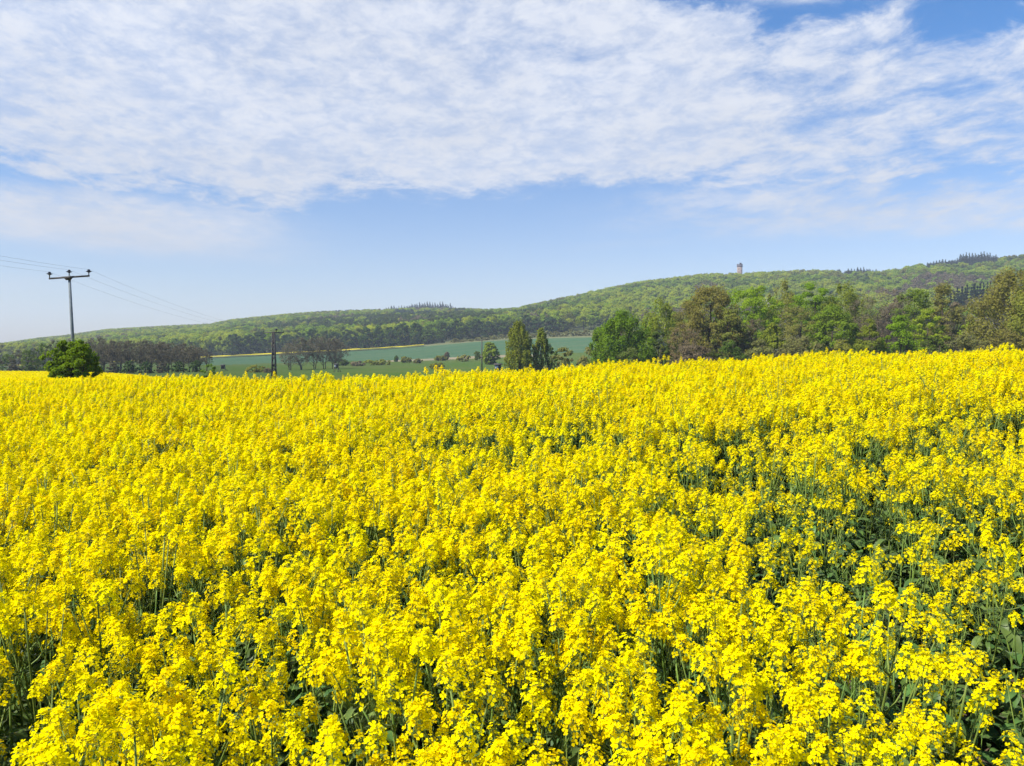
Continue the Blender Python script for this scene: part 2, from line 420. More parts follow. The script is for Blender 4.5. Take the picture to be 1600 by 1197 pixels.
def grid_object(name, X, Y, Zz, mat, keep=None):
    nr, nc = X.shape
    V = np.stack([X, Y, Zz], -1).reshape(-1, 3)
    idx = np.arange(nr * nc).reshape(nr, nc)
    q = np.stack([idx[:-1, :-1], idx[:-1, 1:], idx[1:, 1:], idx[1:, :-1]], -1)
    q = q[keep] if keep is not None else q.reshape(-1, 4)
    used, inv = np.unique(q, return_inverse=True)
    mb = MB(); mb.add(V[used], inv.reshape(-1, 4).tolist())
    return mb.build(name, mat, smooth=True)
sx = 5 * np.sinh(np.linspace(-7.2, 7.2, 260)); sy = 4 * np.sinh(np.linspace(-5.0, 7.35, 300))
GX, GY = np.meshgrid(sx, sy)
GZ = H(GX, GY) - 2.0 * np.clip((GY - 60) / 60, 0, 1) + 0.02 * np.sin(GX * 5.1) * np.cos(GY * 4.3) * (np.abs(GY) < 30)
tag(grid_object('ground', GX, GY, GZ, M['soil']), 'brown bare soil under the crop and the fields', None, kind='structure')
# beyond the crest: strips of land in rows that follow the field edges
fr = np.unique(np.concatenate([np.geomspace(60, 400, 40), [400, 408], np.linspace(408, 520, 12), np.linspace(520, 545, 6), np.linspace(545, 600, 5), np.geomspace(600, 2600, 60)]))
fp = np.concatenate([np.linspace(-1600, -500, 12)[:-1], np.arange(-500, 2001, 12.5), np.linspace(2000, 3200, 12)[1:]])
FP, FY = np.meshgrid(fp, fr)
FX = xray(FP, FY); FZ = H(FX, FY)
cp_, cy_ = (FP[:-1, :-1] + FP[1:, 1:]) / 2, (FY[:-1, :-1] + FY[1:, 1:]) / 2
wheat_lo = np.interp(cp_, [300, 420, 560, 800, 950], [330, 380, 408, 408, 420])
is_wheat = (cy_ > wheat_lo) & (cy_ < 520) & (cp_ > 300) & (cp_ < 1010)
is_rape = (cy_ > 520) & (cy_ < np.interp(cp_, [300, 460, 664], [538, 545, 530])) & (cp_ < 664)
is_fallow = (cy_ > 380) & (cy_ <= wheat_lo) & (cp_ > 585) & (cp_ < 840)
is_hill = (cy_ > 600) | ((cp_ > 1010) & (cy_ > 260))
is_scrub = (cy_ > 520) & (cy_ <= 600) & (cp_ >= 668) & (cp_ <= 1010)
is_edge = (cy_ > 520) & (cy_ <= 600) & (cp_ < 668) & ~is_rape
meadow_k = ~(is_wheat | is_rape | is_fallow | is_hill | is_scrub | is_edge)
for nm, k_, mt, lb in (('meadow', meadow_k, 'meadow', 'green meadow in the valley behind the rapeseed'), ('wheat_field', is_wheat, 'wheat', 'blue green field of young wheat at the foot of the hill'),
                       ('fallow_ground', is_fallow, 'fallow', 'tan strip of dry ground below the wheat field'), ('hill', is_hill | is_edge, 'hill', 'long wooded hill along the horizon'),
                       ('scrub_ground', is_scrub, 'scrubland', 'olive rough ground between wheat field and wood')):
    tag(grid_object(nm, FX, FY, FZ, M[mt], k_), lb, None, kind='structure')

# the far strip of rapeseed in flower below the forest edge
rs = MB()
def far_strip():
    rng = np.random.default_rng(5)
    k_ = is_rape
    o = grid_object('distant_rapeseed', FX, FY, FZ + 1.1 + rng.normal(0, .12, FZ.shape), M['petal_far'], k_)
    tag(o, 'thin bright yellow strip of rapeseed below the forest edge', 'crop', kind='stuff')
far_strip()

# ------------------------------------------------------------------ rapeseed plants
def frame_of(d):
    d = unit(np.asarray(d, float)); ref = np.array([0, 0, 1.0]) if abs(d[2]) < .9 else np.array([1.0, 0, 0])
    a = unit(np.cross(d, ref)); return a, np.cross(d, a), d
def add_flower(mb, rng, c, nrm, size, mi=0):
    a, b, n = frame_of(nrm)
    ph = rng.uniform(0, 6.28)
    Q = []
    for k in range(4):
        th = ph + k * math.pi / 2 + rng.normal(0, .13)
        u = a * math.cos(th) + b * math.sin(th); v = np.cross(n, u)
        s = size * rng.uniform(.85, 1.12); cup = rng.uniform(-.05, .45)
        Q.append([c + u * s * .08, c + u * s * .55 + v * s * .41 + n * s * cup * .35, c + u * s * .97 + v * s * .36 + n * s * cup * .8,
                  c + u * s * 1.02 - v * s * .33 + n * s * cup * .9, c + u * s * .5 - v * s * .41 + n * s * cup * .3])
    mb.quads(np.array(Q), mi)
def flower_head(rng, base, d, L, nf, size=.0112):
    """one raceme: petals 0, green parts 1, buds 2"""
    mb = MB()
    a, b, n = frame_of(d); base = np.asarray(base, float)
    mb.tube([base - n * .02, base + n * L * .5, base + n * L], [.0016, .0013, .001], 3, 1, False)
    for i in range(nf):
        f = i / (nf - 1)
        th = i * 2.39996 + rng.normal(0, .25)
        tilt = .25 + 1.05 * f ** 1.5 + rng.normal(0, .12)
        u = (a * math.cos(th) + b * math.sin(th)) * math.cos(tilt) + n * math.sin(tilt)
        p = base + n * L * f
        ped = (.036 - .012 * f) * rng.uniform(.7, 1.25)
        c = p + u * ped
        if f < .75: mb.quads(np.array([[p, c, c + n * .0016, p + n * .0016]]), 1)
        add_flower(mb, rng, c, u + n * .25 + rng.normal(0, .24, 3), size * rng.uniform(.8, 1.15) * (1 - .22 * f))
    top = base + n * (L + .002)
    for i in range(7):
        th = i * 2.4; r = .0032 * math.sqrt(i)
        c = top + (a * math.cos(th) + b * math.sin(th)) * r * 1.5 - n * r * .6
        e = .0026
        mb.add([c + a * e, c + b * e, c - a * e, c - b * e, c + n * e * 1.9, c - n * e], [(0, 1, 4), (1, 2, 4), (2, 3, 4), (3, 0, 4)], 2)
    for i in range(rng.integers(3, 9)):        # young pods below the flowers
        th = rng.uniform(0, 6.28); f = rng.uniform(.01, .07)
        u = unit((a * math.cos(th) + b * math.sin(th)) * .9 + n * .7)
        p = base - n * f
        mb.tube([p, p + u * .018, p + u * .02 + n * .028], [.0006, .0007, .0005], 3, 1, False)
    return mb
def leaf_blade(mb, rng, p, az, L, w, droop, mi=1):
    """a leaf with a mid rib fold and a wavy edge"""
    u = np.array([math.cos(az), math.sin(az), 0]); s = np.array([-u[1], u[0], 0]); up = np.array([0, 0, 1.0])
    n = 6; ts = np.linspace(0, 1, n)
    mid = [p + u * L * (t - .12 * t * t) + up * L * (.55 * t - droop * t * t) for t in ts]
    wid = [w * (.25 + 1.0 * math.sin(math.pi * min(t * .95 + .05, 1)) ** .8) * (1 - .1 * rng.random()) for t in ts]
    wid[-1] = w * .05
    V = []
    for m_, wd in zip(mid, wid):
        V += [m_ + s * wd * .5 + up * wd * rng.uniform(.05, .25), m_, m_ - s * wd * .5 + up * wd * rng.uniform(.05, .25)]
    fs = []
    for i in range(n - 1):
        fs += [(3 * i, 3 * i + 1, 3 * i + 4, 3 * i + 3), (3 * i + 1, 3 * i + 2, 3 * i + 5, 3 * i + 4)]
    mb.add(V, fs, mi)
PL_MATS = [M['petal'], M['stem'], M['bud'], M['rleaf']]
def plant_parts(seed, kind):
    """kind 0: a full flowering plant, 1: a short thin plant in the gaps with more leaf than flower"""
    rng = np.random.default_rng(seed)
    stem, fol, heads = MB(), MB(), []
    hgt = 1.02 if kind == 0 else .80
    lean = rng.normal(0, .05, 2)
    def axis(t): return np.array([lean[0] * t * t, lean[1] * t * t, hgt * t])
    ts = np.linspace(-.03, 1, 8)
    stem.tube([axis(t) for t in ts], np.linspace(.0085, .0028, 8), 5, 0)
    heads.append(flower_head(rng, axis(1), [lean[0], lean[1], 1], rng.uniform(.06, .10) if kind == 0 else .045, int(rng.integers(32, 56)) if kind == 0 else 18, .0115))
    nb = int(rng.integers(4, 7)) if kind == 0 else 4
    az0 = rng.uniform(0, 6.28)
    for k in range(nb):
        t0 = rng.uniform(.5, .86) if kind == 0 else rng.uniform(.35, .8)
        az = az0 + k * 2.4 + rng.normal(0, .3)
        out_ = rng.uniform(.06, .17); hh = hgt * (t0 + (1 - t0) * rng.uniform(.55, 1.05))
        p0 = axis(t0); u = np.array([math.cos(az), math.sin(az), 0])
        p1 = p0 + u * out_ * .6 + np.array([0, 0, (hh - p0[2]) * .4]); p2 = p0 + u * out_ + np.array([0, 0, max(hh - p0[2], .1)])
        stem.tube([p0, (p0 + p1) / 2 + u * .01, p1, p2], [.0042, .0036, .003, .002], 4, 0)
        dv = unit(p2 - p1) + np.array([0, 0, .5])
        heads.append(flower_head(rng, p2, dv, rng.uniform(.035, .075) if kind == 0 else rng.uniform(.02, .045), int(rng.integers(16, 44)) if kind == 0 else int(rng.integers(9, 16)), .0112))
        if rng.random() < .8: leaf_blade(fol, rng, p0, az + rng.normal(0, .4), rng.uniform(.06, .11), rng.uniform(.018, .032), rng.uniform(.3, .9), 0)
    for k in range(int(rng.integers(7, 10)) if kind == 0 else 13):
        t0 = rng.uniform(.12, .62) if kind == 0 else rng.uniform(.05, .75)
        leaf_blade(fol, rng, axis(t0), k * 2.4 + rng.normal(0, .4), rng.uniform(.12, .24) * (1.15 - t0 * .6), rng.uniform(.04, .075) * (1.2 - t0 * .6), rng.uniform(.5, 1.3), 0)
    return stem, fol, heads
def join(stem, fol, heads):
    mb = MB()
    def put(src, remap):
        o = mb.n; V = np.concatenate(src.v); mb.v.append(V); mb.n += len(V)
        mb.f += [[i + o for i in f] for f in src.f]; mb.mi += [remap[i] for i in src.mi]
    put(stem, {0: 1}); put(fol, {0: 3})
    for h in heads: put(h, {0: 0, 1: 1, 2: 2})
    return mb
KINDS = [plant_parts(100 + i, 0) for i in range(13)] + [plant_parts(300 + i, 1) for i in range(4)]
N_FULL, N_THIN = 13, 4

# --- where the plants stand
def px_py(X, Y, zrel):
    cp, sp = math.cos(PITCH), math.sin(PITCH)
    f = Y * cp - zrel * sp; u = Y * sp + zrel * cp
    return CX + F_PX * X / f, CY - F_PX * u / f
def find_Y(px, py):
    Ys = np.geomspace(2.0, 25, 400)
    z = H(xray(px, Ys), Ys) - EYE + 1.0
    pp = px_py(xray(px, Ys), Ys, z)[1]
    i = int(np.argmax(pp < py)); return Ys[i]
GAPS = [(1420, 800, 1.0, 1.0, .72), (1150, 740, .7, .6, .6), (770, 712, .6, .45, 1.0), (690, 688, .55, .35, .75), (880, 668, .7, .5, 1.0), (960, 692, .6, .45, .85), (1120, 692, .9, .55, 1.0), (1300, 700, .9, .6, .8), (1480, 688, 1.1, .6, 1.0), (1590, 655, .9, .6, .8),
        (1230, 760, .55, .45, .85), (1340, 835, .5, .4, .9), (1430, 880, .42, .36, 1.0), (1500, 940, .36, .34, 1.0), (1560, 1000, .32, .30, 1.0), (1590, 1080, .28, .32, 1.0), (1320, 930, .30, .24, .9), (1240, 870, .3, .25, .8),
        (1200, 850, .3, .25, .6), (620, 1000, .12, .14, .8), (430, 1010, .12, .14, .6), (240, 1020, .16, .15, .7), (60, 1060, .13, .12, .7), (590, 680, .35, .22, .5), (380, 1090, .12, .12, .6), (1560, 1160, .2, .15, .8), (1500, 780, .6, .5, .6), (560, 1130, .12, .12, .6)]
GAPW = []
for gx, gy, rx, ry, w in GAPS:
    Yg = find_Y(gx, gy); GAPW.append((float(xray(gx, Yg)), float(Yg), rx, ry, w))
def smooth_noise(X, Y, seed, s):
    rng = np.random.default_rng(seed); v = 0
    for k in range(6):
        a = rng.uniform(0, 6.28); f = s * rng.uniform(.6, 1.7)
        v = v + np.sin(f * (X * math.cos(a) + Y * math.sin(a)) + rng.uniform(0, 6.28))
    return v / 6
def sparse(X, Y):
    s = np.zeros_like(X)
    for gx, gy, rx, ry, w in GAPW:
        s = np.maximum(s, w * np.exp(-(((X - gx) / rx) ** 2 + ((Y - gy) / ry) ** 2)))
    return np.clip(s + .25 * np.maximum(smooth_noise(X, Y, 3, 3.0), 0) * (Y > 3), 0, 1)
rngP = np.random.default_rng(11)
def scatter(x0, x1, y0, y1, step, jit=.48):
    xs, ys = np.meshgrid(np.arange(x0, x1, step), np.arange(y0, y1, step))
    X = (xs + rngP.uniform(-jit, jit, xs.shape) * step).ravel(); Y = (ys + rngP.uniform(-jit, jit, xs.shape) * step).ravel()
    return X, Y
PX, PY = scatter(-32, 30, 1.45, 27, .152)
k = np.abs(PX) < 1.5 + .78 * PY
PX, PY = PX[k], PY[k]
S_ = sparse(PX, PY)
k = rngP.random(len(PX)) > np.clip(S_ * .72 + .16 * np.clip((5.0 - PY) / 2.5, 0, 1), 0, .9)
k &= (PY > 1.9) | (rngP.random(len(PX)) < .7)
PX, PY, S_ = PX[k], PY[k], S_[k]
PZ = H(PX, PY)
thin = rngP.random(len(PX)) < S_ * 1.25 + .06
hv = 1.0 + .08 * smooth_noise(PX, PY, 8, 1.6) + rngP.normal(0, .065, len(PX)) - .24 * S_
hv = np.clip(hv, .55, 1.24) + np.where(rngP.random(len(PX)) < .05, rngP.uniform(.06, .17, len(PX)), 0)
var = np.where(thin, N_FULL + rngP.integers(0, N_THIN, len(PX)), rngP.integers(0, N_FULL, len(PX)))
rotz = rngP.uniform(0, 6.283, len(PX)); tx = rngP.normal(0, .10, len(PX)); ty = rngP.normal(0, .10, len(PX))
# the 300 that show largest in the photo stand as plants of their own
ppx, ppy = px_py(PX, PY, PZ - EYE + .95 * hv)
seen = (ppx > -10) & (ppx < 1610) & (ppy < 1185) & (ppy > 0) & (PY > 1.9)
order = np.argsort(np.where(seen, PY, 1e9))[:300]
single = np.zeros(len(PX), bool); single[order] = True

def instance_object(name, pts, idx, rot, scl, meshes, label, cat):
    """one object of stuff: its points carry whole plants as geometry instances"""
    me = bpy.data.meshes.new(name)
    me.vertices.add(len(pts)); me.vertices.foreach_set('co', np.asarray(pts, np.float32).ravel())
    at = me.attributes.new('pick', 'INT', 'POINT'); at.data.foreach_set('value', np.asarray(idx, np.int32))
    at = me.attributes.new('turn', 'FLOAT_VECTOR', 'POINT'); at.data.foreach_set('vector', np.asarray(rot, np.float32).ravel())
    at = me.attributes.new('size', 'FLOAT_VECTOR', 'POINT'); at.data.foreach_set('vector', np.asarray(scl, np.float32).ravel())
    o = link(bpy.data.objects.new(name, me))
    ng = bpy.data.node_groups.new(name + '_nodes', 'GeometryNodeTree')
    ng.interface.new_socket('Geometry', in_out='INPUT', socket_type='NodeSocketGeometry')
    ng.interface.new_socket('Geometry', in_out='OUTPUT', socket_type='NodeSocketGeometry')
    N = ng.nodes.new; L = ng.links.new
    gi, go = N('NodeGroupInput'), N('NodeGroupOutput')
    iop = N('GeometryNodeInstanceOnPoints'); g2i = N('GeometryNodeGeometryToInstance')
    for m_ in reversed(meshes):
        src = bpy.data.objects.new(m_.name, m_)     # never linked to the scene: only a carrier of the mesh
        oi = N('GeometryNodeObjectInfo'); oi.inputs['Object'].default_value = src; oi.inputs['As Instance'].default_value = False
        L(oi.outputs['Geometry'], g2i.inputs[0])
    def attr(nm, dt):
        a = N('GeometryNodeInputNamedAttribute'); a.data_type = dt; a.inputs['Name'].default_value = nm
        return a.outputs['Attribute']
    L(gi.outputs[0], iop.inputs['Points']); L(g2i.outputs[0], iop.inputs['Instance'])
    iop.inputs['Pick Instance'].default_value = True
    L(attr('pick', 'INT'), iop.inputs['Instance Index'])
    e2r = N('FunctionNodeEulerToRotation'); L(attr('turn', 'FLOAT_VECTOR'), e2r.inputs[0]); L(e2r.outputs[0], iop.inputs['Rotation'])
    L(attr('size', 'FLOAT_VECTOR'), iop.inputs['Scale'])
    L(iop.outputs[0], go.inputs[0])
    md = o.modifiers.new('scatter', 'NODES'); md.node_group = ng
    return tag(o, label, cat, kind='stuff')

joined = [join(*k_).mesh('rapeseed_plant_mesh', PL_MATS) for k_ in KINDS]
r_ = ~single
instance_object('rapeseed', np.stack([PX, PY, PZ], 1)[r_], var[r_], np.stack([tx, ty, rotz], 1)[r_], np.repeat(hv[r_][:, None], 3, 1), joined,
                'dense yellow flowering rapeseed crop covering the field', 'crop')
# single plants
protos = []
for s_, f_, hs in KINDS:
    protos.append((s_.mesh('stem', [M['stem']]), f_.mesh('foliage', [M['rleaf']]), [h.mesh('flower_head', PL_MATS) for h in hs]))
G_RAPE = 'rapeseed plants along the near edge of the field'
first = {}
for i in order:
    v = int(var[i]); full = v < N_FULL
    name = 'rapeseed_plant'
    lab = 'full yellow rapeseed plant with many flower heads at the front of the field' if full else 'short thin rapeseed plant with few yellow flowers among dark leaves at the front'
    root = empty(name, (PX[i], PY[i], PZ[i]), lab, 'rapeseed', G_RAPE if full else 'thin rapeseed plants in the gaps')
    root.rotation_euler = (tx[i], ty[i], rotz[i]); root.scale = (hv[i],) * 3
    ms, mf, mh = protos[v]
    if v not in first:
        first[v] = [bpy.data.objects.new('stem', ms), bpy.data.objects.new('foliage', mf)] + [bpy.data.objects.new('flower_head', m_) for m_ in mh]
        kids = first[v]
    else: kids = [o.copy() for o in first[v]]
    for o in kids: COL.objects.link(o); o.parent = root

# leafy undergrowth between the stems
def rosette(seed):
    rng = np.random.default_rng(seed); mb = MB()
    for k in range(9):
        leaf_blade(mb, rng, np.array([rng.normal(0, .02), rng.normal(0, .02), rng.uniform(0, .3)]), k * 2.4, rng.uniform(.10, .22), rng.uniform(.04, .08), rng.uniform(.3, 1.0), 0)
    return mb.mesh('leaf_rosette', [M['rleaf']])
UX, UY = scatter(-16, 14, 1.3, 14, .19)
k = (np.abs(UX) < 1.5 + .75 * UY); UX, UY = UX[k], UY[k]
k = rngP.random(len(UX)) > np.exp(-(((UX - 1.9) / .3) ** 2 + ((UY - 2.45) / .25) ** 2)); UX, UY = UX[k], UY[k]
instance_object('undergrowth', np.stack([UX, UY, H(UX, UY)], 1), rngP.integers(0, 5, len(UX)), np.stack([UX * 0, UX * 0, rngP.uniform(0, 6.28, len(UX))], 1),
                np.repeat(rngP.uniform(.5, 1.05, len(UX))[:, None], 3, 1), [rosette(50 + i) for i in range(5)], 'dark green leaves low between the rapeseed stems', 'undergrowth')
# dead leaves and clods on the bare patch of soil at the lower right
def far_patch(seed):
    """a square of crop as it looks from afar: flower heads as small bent petals, stalks and leaves below"""
    rng = np.random.default_rng(seed); mb = MB(); P, G = [], []
    for k in range(70):
        c = np.array([rng.uniform(-.65, .65), rng.uniform(-.65, .65), rng.normal(1.0, .06)])
        for q in range(9):
            p = c + rng.normal(0, 1, 3) * np.array([.035, .035, .05])
            n = unit(rng.normal(0, 1, 3) + np.array([0, 0, .6])); a, b, _ = frame_of(n); s = rng.uniform(.022, .036)
            P.append([p + a * s, p + b * s, p - a * s, p - b * s])
        G.append([c + [-.006, 0, -.1], c + [.006, 0, -.1], c + [.008, 0, -.8], c + [-.008, 0, -.8]])
        p = c * [1, 1, .6]; a = rng.normal(0, .06, 3); b = rng.normal(0, .06, 3)
        G.append([p + a, p + b, p - a, p - b])
    mb.quads(np.array(P), 0); mb.quads(np.array(G), 1)
    return mb.mesh('crop_patch', [M['petal'], M['rleaf']])
QX, QY = scatter(-95, 26, 26.5, 112, .95, .3)
qpx = CX + F_PX * QX / QY
k = (((QX - xray(114, 51)) / 2.6) ** 2 + ((QY - 50.5) / 3.2) ** 2 > 1) & (qpx > -330) & ((qpx < 335) | (QY < 34)) & (qpx < 1900) & (QY < 104 + .02 * QX)
QX, QY = QX[k], QY[k]
instance_object('rapeseed_crop', np.stack([QX, QY, H(QX, QY)], 1), rngP.integers(0, 4, len(QX)), np.stack([QX * 0, QX * 0, rngP.integers(0, 4, len(QX)) * 1.5708], 1),
                np.stack([np.ones(len(QX)), np.ones(len(QX)), rngP.uniform(.96, 1.06, len(QX))], 1), [far_patch(70 + i) for i in range(4)],
                'distant part of the yellow rapeseed field sloping away on the left', 'crop')

# ------------------------------------------------------------------ trees
def rand_quads(rng, C, size, up=.35, asp=.75, outw=None):
    n = len(C)
    N = rng.normal(0, 1, (n, 3)) + np.array([0, 0, up])
    if outw is not None: N = N * .55 + outw * 1.1
    N = unit(N)
    A = unit(np.cross(N, rng.normal(0, 1, (n, 3)))); B = np.cross(N, A)
    s = (size * rng.uniform(.6, 1.35, n))[:, None]
    w = s * asp
    return np.stack([C + A * s, C + B * w, C - A * s, C - B * w], 1)
PROFILE = {
    'round': lambda u: math.sin(math.pi * min(max(u * .93 + .05, 0), 1)) ** .55,
    'egg': lambda u: math.sin(math.pi * min(max(u * .80 + .185, 0), 1)) ** .75,
    'column': lambda u: (1 - u ** 2.2) ** .8 * min(1, .45 + u * 2.2),
    'cone': lambda u: (1 - u) ** .85 * min(1, .6 + u * 5),
    'dome': lambda u: math.sqrt(max(0, 1 - u * u)),
    'fan': lambda u: (.35 + .9 * u) * (1 - u ** 5) ** .5}
def tree_meshes(seed, h, w, prof, leaf, n_clump, per, base=.12, droop=.0, bare=.0, leafmat='green', trunkmat='bark', stems=1, lean=0.0, twigs=0, dense=1.0):
    """crown of many leaf-sized faces in clumps along the boughs, trunk with tapered limbs"""
    rng = np.random.default_rng(seed)
    tr, cr = MB(), MB()
    P = PROFILE[prof]
    z0 = h * base; ch = h - z0
    lob = rng.uniform(0, 6.28, 3)
    tops = []
    for s in range(stems):
        off = np.array([0, 0, 0.0]) if stems == 1 else np.array([rng.normal(0, w * .06), rng.normal(0, w * .06), 0])
        sw = np.array([rng.normal(0, w * .05) + lean * h, rng.normal(0, w * .05), 0]) if stems == 1 else np.array([rng.normal(0, w * .2), rng.normal(0, w * .2), 0])
        hh = h * (.80 if s == 0 else rng.uniform(.6, .74))
        r0 = .018 * h / stems ** .35
        pts = [off + sw * (t ** 1.5) + np.array([math.sin(t * 9 + s) * .012 * h, math.cos(t * 7 + s) * .012 * h, hh * t - .4 * (t == 0)]) for t in np.linspace(0, 1, 9)]
        tr.tube(pts, [r0 * (1.25 - t) ** 1.0 * .9 + .02 for t in np.linspace(0, 1, 9)], 6, 0)
        tops.append((pts, hh))
    Os, Ls = [], []
    for k in range(n_clump):
        u = rng.beta(1.25, 1.25)
        R = P(u) * w / 2
        th = rng.uniform(0, 6.28)
        R *= 1 + .16 * math.sin(2 * th + lob[0] + u * 4) + .12 * math.sin(3 * th + lob[1] - u * 5)
        rr = R * math.sqrt(rng.uniform(.12, 1.0))
        c = np.array([rr * math.cos(th) + lean * h * u, rr * math.sin(th), z0 + ch * u])
        size = (.35 + .65 * rng.random()) * (0.085 * w + .035 * h)
        n = int(per * dense * rng.uniform(.6, 1.4))
        q = rng.normal(0, 1, (n, 3)); q = unit(q) * (rng.uniform(.15, 1, n) ** .5)[:, None]
        L = c + q * size * np.array([1, 1, .72])
        if droop: L[:, 2] -= np.abs(rng.normal(0, droop * size * 1.6, n)); L[:, :2] = c[:2] + (L[:, :2] - c[:2]) * .75
        oc = np.array([c[0] / (w * .5), c[1] / (w * .5), (c[2] - z0 - ch * .42) / (ch * .55)])
        kz = L[:, 2] > .15
        Ls.append(L[kz]); Os.append(unit(q[kz] + .75 * oc))
        pts, hh = tops[rng.integers(0, stems)]
        t = np.clip((c[2] - rr * .55 - .06 * h) / hh, base * .6, .97)
        i = t * 8; i0 = min(int(i), 7); p0 = pts[i0] + (pts[i0 + 1] - pts[i0]) * (i - i0)
        if k % 2 == 0 or bare:
            midp = (p0 + c) / 2 + np.array([0, 0, -.02 * h]) + rng.normal(0, .02 * h, 3)
            rb = .0052 * h * (1.15 - t)
            tr.tube([p0, midp, c], [rb, rb * .7, rb * .25], 4, 0, False)
            if twigs:
                for _ in range(twigs):
                    s0 = rng.uniform(.3, 1); a0 = midp + (c - midp) * s0
                    d = unit(c - p0 + rng.normal(0, .8, 3) * np.linalg.norm(c - p0) + np.array([0, 0, .3])) * size * rng.uniform(.8, 2.0)
                    tr.tube([a0, a0 + d * .5 + rng.normal(0, .06 * size, 3), a0 + d], [rb * .3, rb * .2, .008], 3, 0, False)
    Lf = np.concatenate(Ls); Of = np.concatenate(Os)
    if bare < 1:
        keep = rng.random(len(Lf)) > bare
        cr.quads(rand_quads(rng, Lf[keep], leaf, .35, .7, Of[keep]), 0)
    if bare > 0:                               # fine twigs as narrow slivers
        T = Lf[rng.random(len(Lf)) < max(bare, .3)]
        n = len(T); d = unit(rng.normal(0, 1, (n, 3)) + np.array([0, 0, .8])); sd = unit(np.cross(d, rng.normal(0, 1, (n, 3))))
        ln = (leaf * rng.uniform(2.2, 4.6, n))[:, None]; wd = leaf * .10
        cr.quads(np.stack([T - d * ln * .5 - sd * wd, T - d * ln * .5 + sd * wd, T + d * ln * .5 + sd * wd * .4, T + d * ln * .5 - sd * wd * .4], 1), 1)
    return tr.mesh('trunk', [M[trunkmat]]), cr.mesh('crown', [M[leafmat], M['twig']])
def put_tree(name, label, cat, group, loc, meshes, rz=0.0, s=(1, 1, 1)):
    root = empty(name, loc, label, cat, group, rz); root.scale = s
    for nm, me in zip(('trunk', 'crown'), meshes):
        o = bpy.data.objects.new(nm, me); COL.objects.link(o); o.parent = root
    return root
def span(px0, px1, top, Y):
    """place, width and height of a tree seen between two columns with its top at a row"""
    px = (px0 + px1) / 2
    X, Y, z = ground_at(px, Y)
    return (X, Y, z), (px1 - px0) / F_PX * Y, float(zray(top, Y)) + EYE - z
_sd = [1000]
def grow(name, label, cat, px0, px1, top, Y, leafmat, prof='egg', n=70, per=70, leaf=.22, group=None, **kw):
    loc, w, h = span(px0, px1, top, Y)
    if leaf >= .12 and Y < 215: leaf *= .68; kw['dense'] = 1.9; w *= 1.18
    _sd[0] += 1
    me = tree_meshes(_sd[0], h, w, prof, leaf, n, per, leafmat=leafmat, **kw)
    return put_tree(name, label, cat, group, loc, me)

# the bush in front of the near pole
grow('round_bush', 'round dark green bush standing alone in the yellow field at the pole', 'bush', 78, 150, 533, 51, 'deep', 'round', n=230, per=85, leaf=.085, base=.02, stems=4)

# belt of trees behind the right part of the field
B = 'belt of trees behind the right side of the field'
grow('birch_tree', 'taller of two slim birches standing apart left of the big willow', 'tree', 790, 832, 500, 165, 'birch', 'egg', n=150, per=60, droop=.9, base=.04)
grow('birch_tree', 'shorter of two slim birches standing apart left of the big willow', 'tree', 832, 860, 512, 168, 'birch', 'egg', n=120, per=50, droop=.9, base=.04)
grow('shrub', 'small dark round shrub behind the shorter of the two slim birches', 'shrub', 856, 874, 541, 180, 'dark', 'round', n=25, per=50, base=.02, stems=3)
grow('shrub', 'low olive shrub between the two slim birches and the big willow', 'shrub', 858, 904, 545, 150, 'willow', 'dome', n=45, per=60, base=.0, stems=4)
grow('shrub', 'taller olive shrub leaning on the left foot of the big dark willow', 'shrub', 898, 955, 540, 148, 'willow', 'dome', n=50, per=60, base=.0, stems=4)
grow('willow_tree', 'big dense dark green willow at the left end of the tree belt', 'tree', 932, 1012, 484, 140, 'deep', 'round', n=210, per=85, base=.03, droop=.5, stems=3)
grow('birch_tree', 'fresh green birch directly right of the big dark willow', 'tree', 998, 1066, 466, 152, 'birch', 'egg', n=120, per=60, droop=.8, base=.12, trunkmat='birch_bark')
grow('young_tree', 'dark green bush under the birch right of the big willow', 'shrub', 1005, 1050, 520, 146, 'dark', 'round', n=60, per=60, base=.02, stems=3)
grow('bare_tree', 'small tan brown budding tree in front of the tall olive tree', 'tree', 1046, 1094, 506, 128, 'tan', 'round', n=80, per=60, leaf=.14, base=.1, bare=.55, twigs=4)
grow('alder_tree', 'tall broad olive brown tree right of the fresh green birch', 'tree', 1058, 1160, 447, 138, 'brownolive', 'egg', n=190, per=75, base=.1, bare=.15, twigs=2)
grow('alder_tree', 'olive tree on the right flank of the tall broad olive brown tree', 'tree', 1110, 1172, 484, 134, 'olive', 'egg', n=90, per=65, base=.05, bare=.2, twigs=2)
grow('maple_tree', 'bright green tree with a dark right side, left of the pale birch', 'tree', 1130, 1212, 448, 158, 'bright', 'round', n=130, per=75, base=.25)
grow('birch_tree', 'pale olive birch with light trunks between two bright green crowns', 'tree', 1190, 1252, 436, 165, 'olive', 'egg', n=110, per=60, droop=.6, base=.15, trunkmat='birch_bark', bare=.2, stems=2)
grow('bare_tree', 'brown budding tree below the left bright green crown', 'tree', 1150, 1204, 500, 136, 'brown', 'round', n=70, per=60, leaf=.15, base=.06, bare=.4, twigs=3)
grow('birch_tree', 'small olive birch standing low before the pale birch', 'tree', 1184, 1232, 505, 130, 'birch', 'egg', n=70, per=55, base=.03, droop=.3)
grow('maple_tree', 'round bright green crown in the middle of the belt below the tower', 'tree', 1240, 1298, 442, 160, 'bright', 'round', n=95, per=75, base=.3)
grow('willow_tree', 'brown grey rounded willow below the round bright green crown', 'tree', 1212, 1282, 482, 140, 'brownolive', 'round', n=100, per=65, leaf=.16, base=.05, bare=.4, twigs=3)
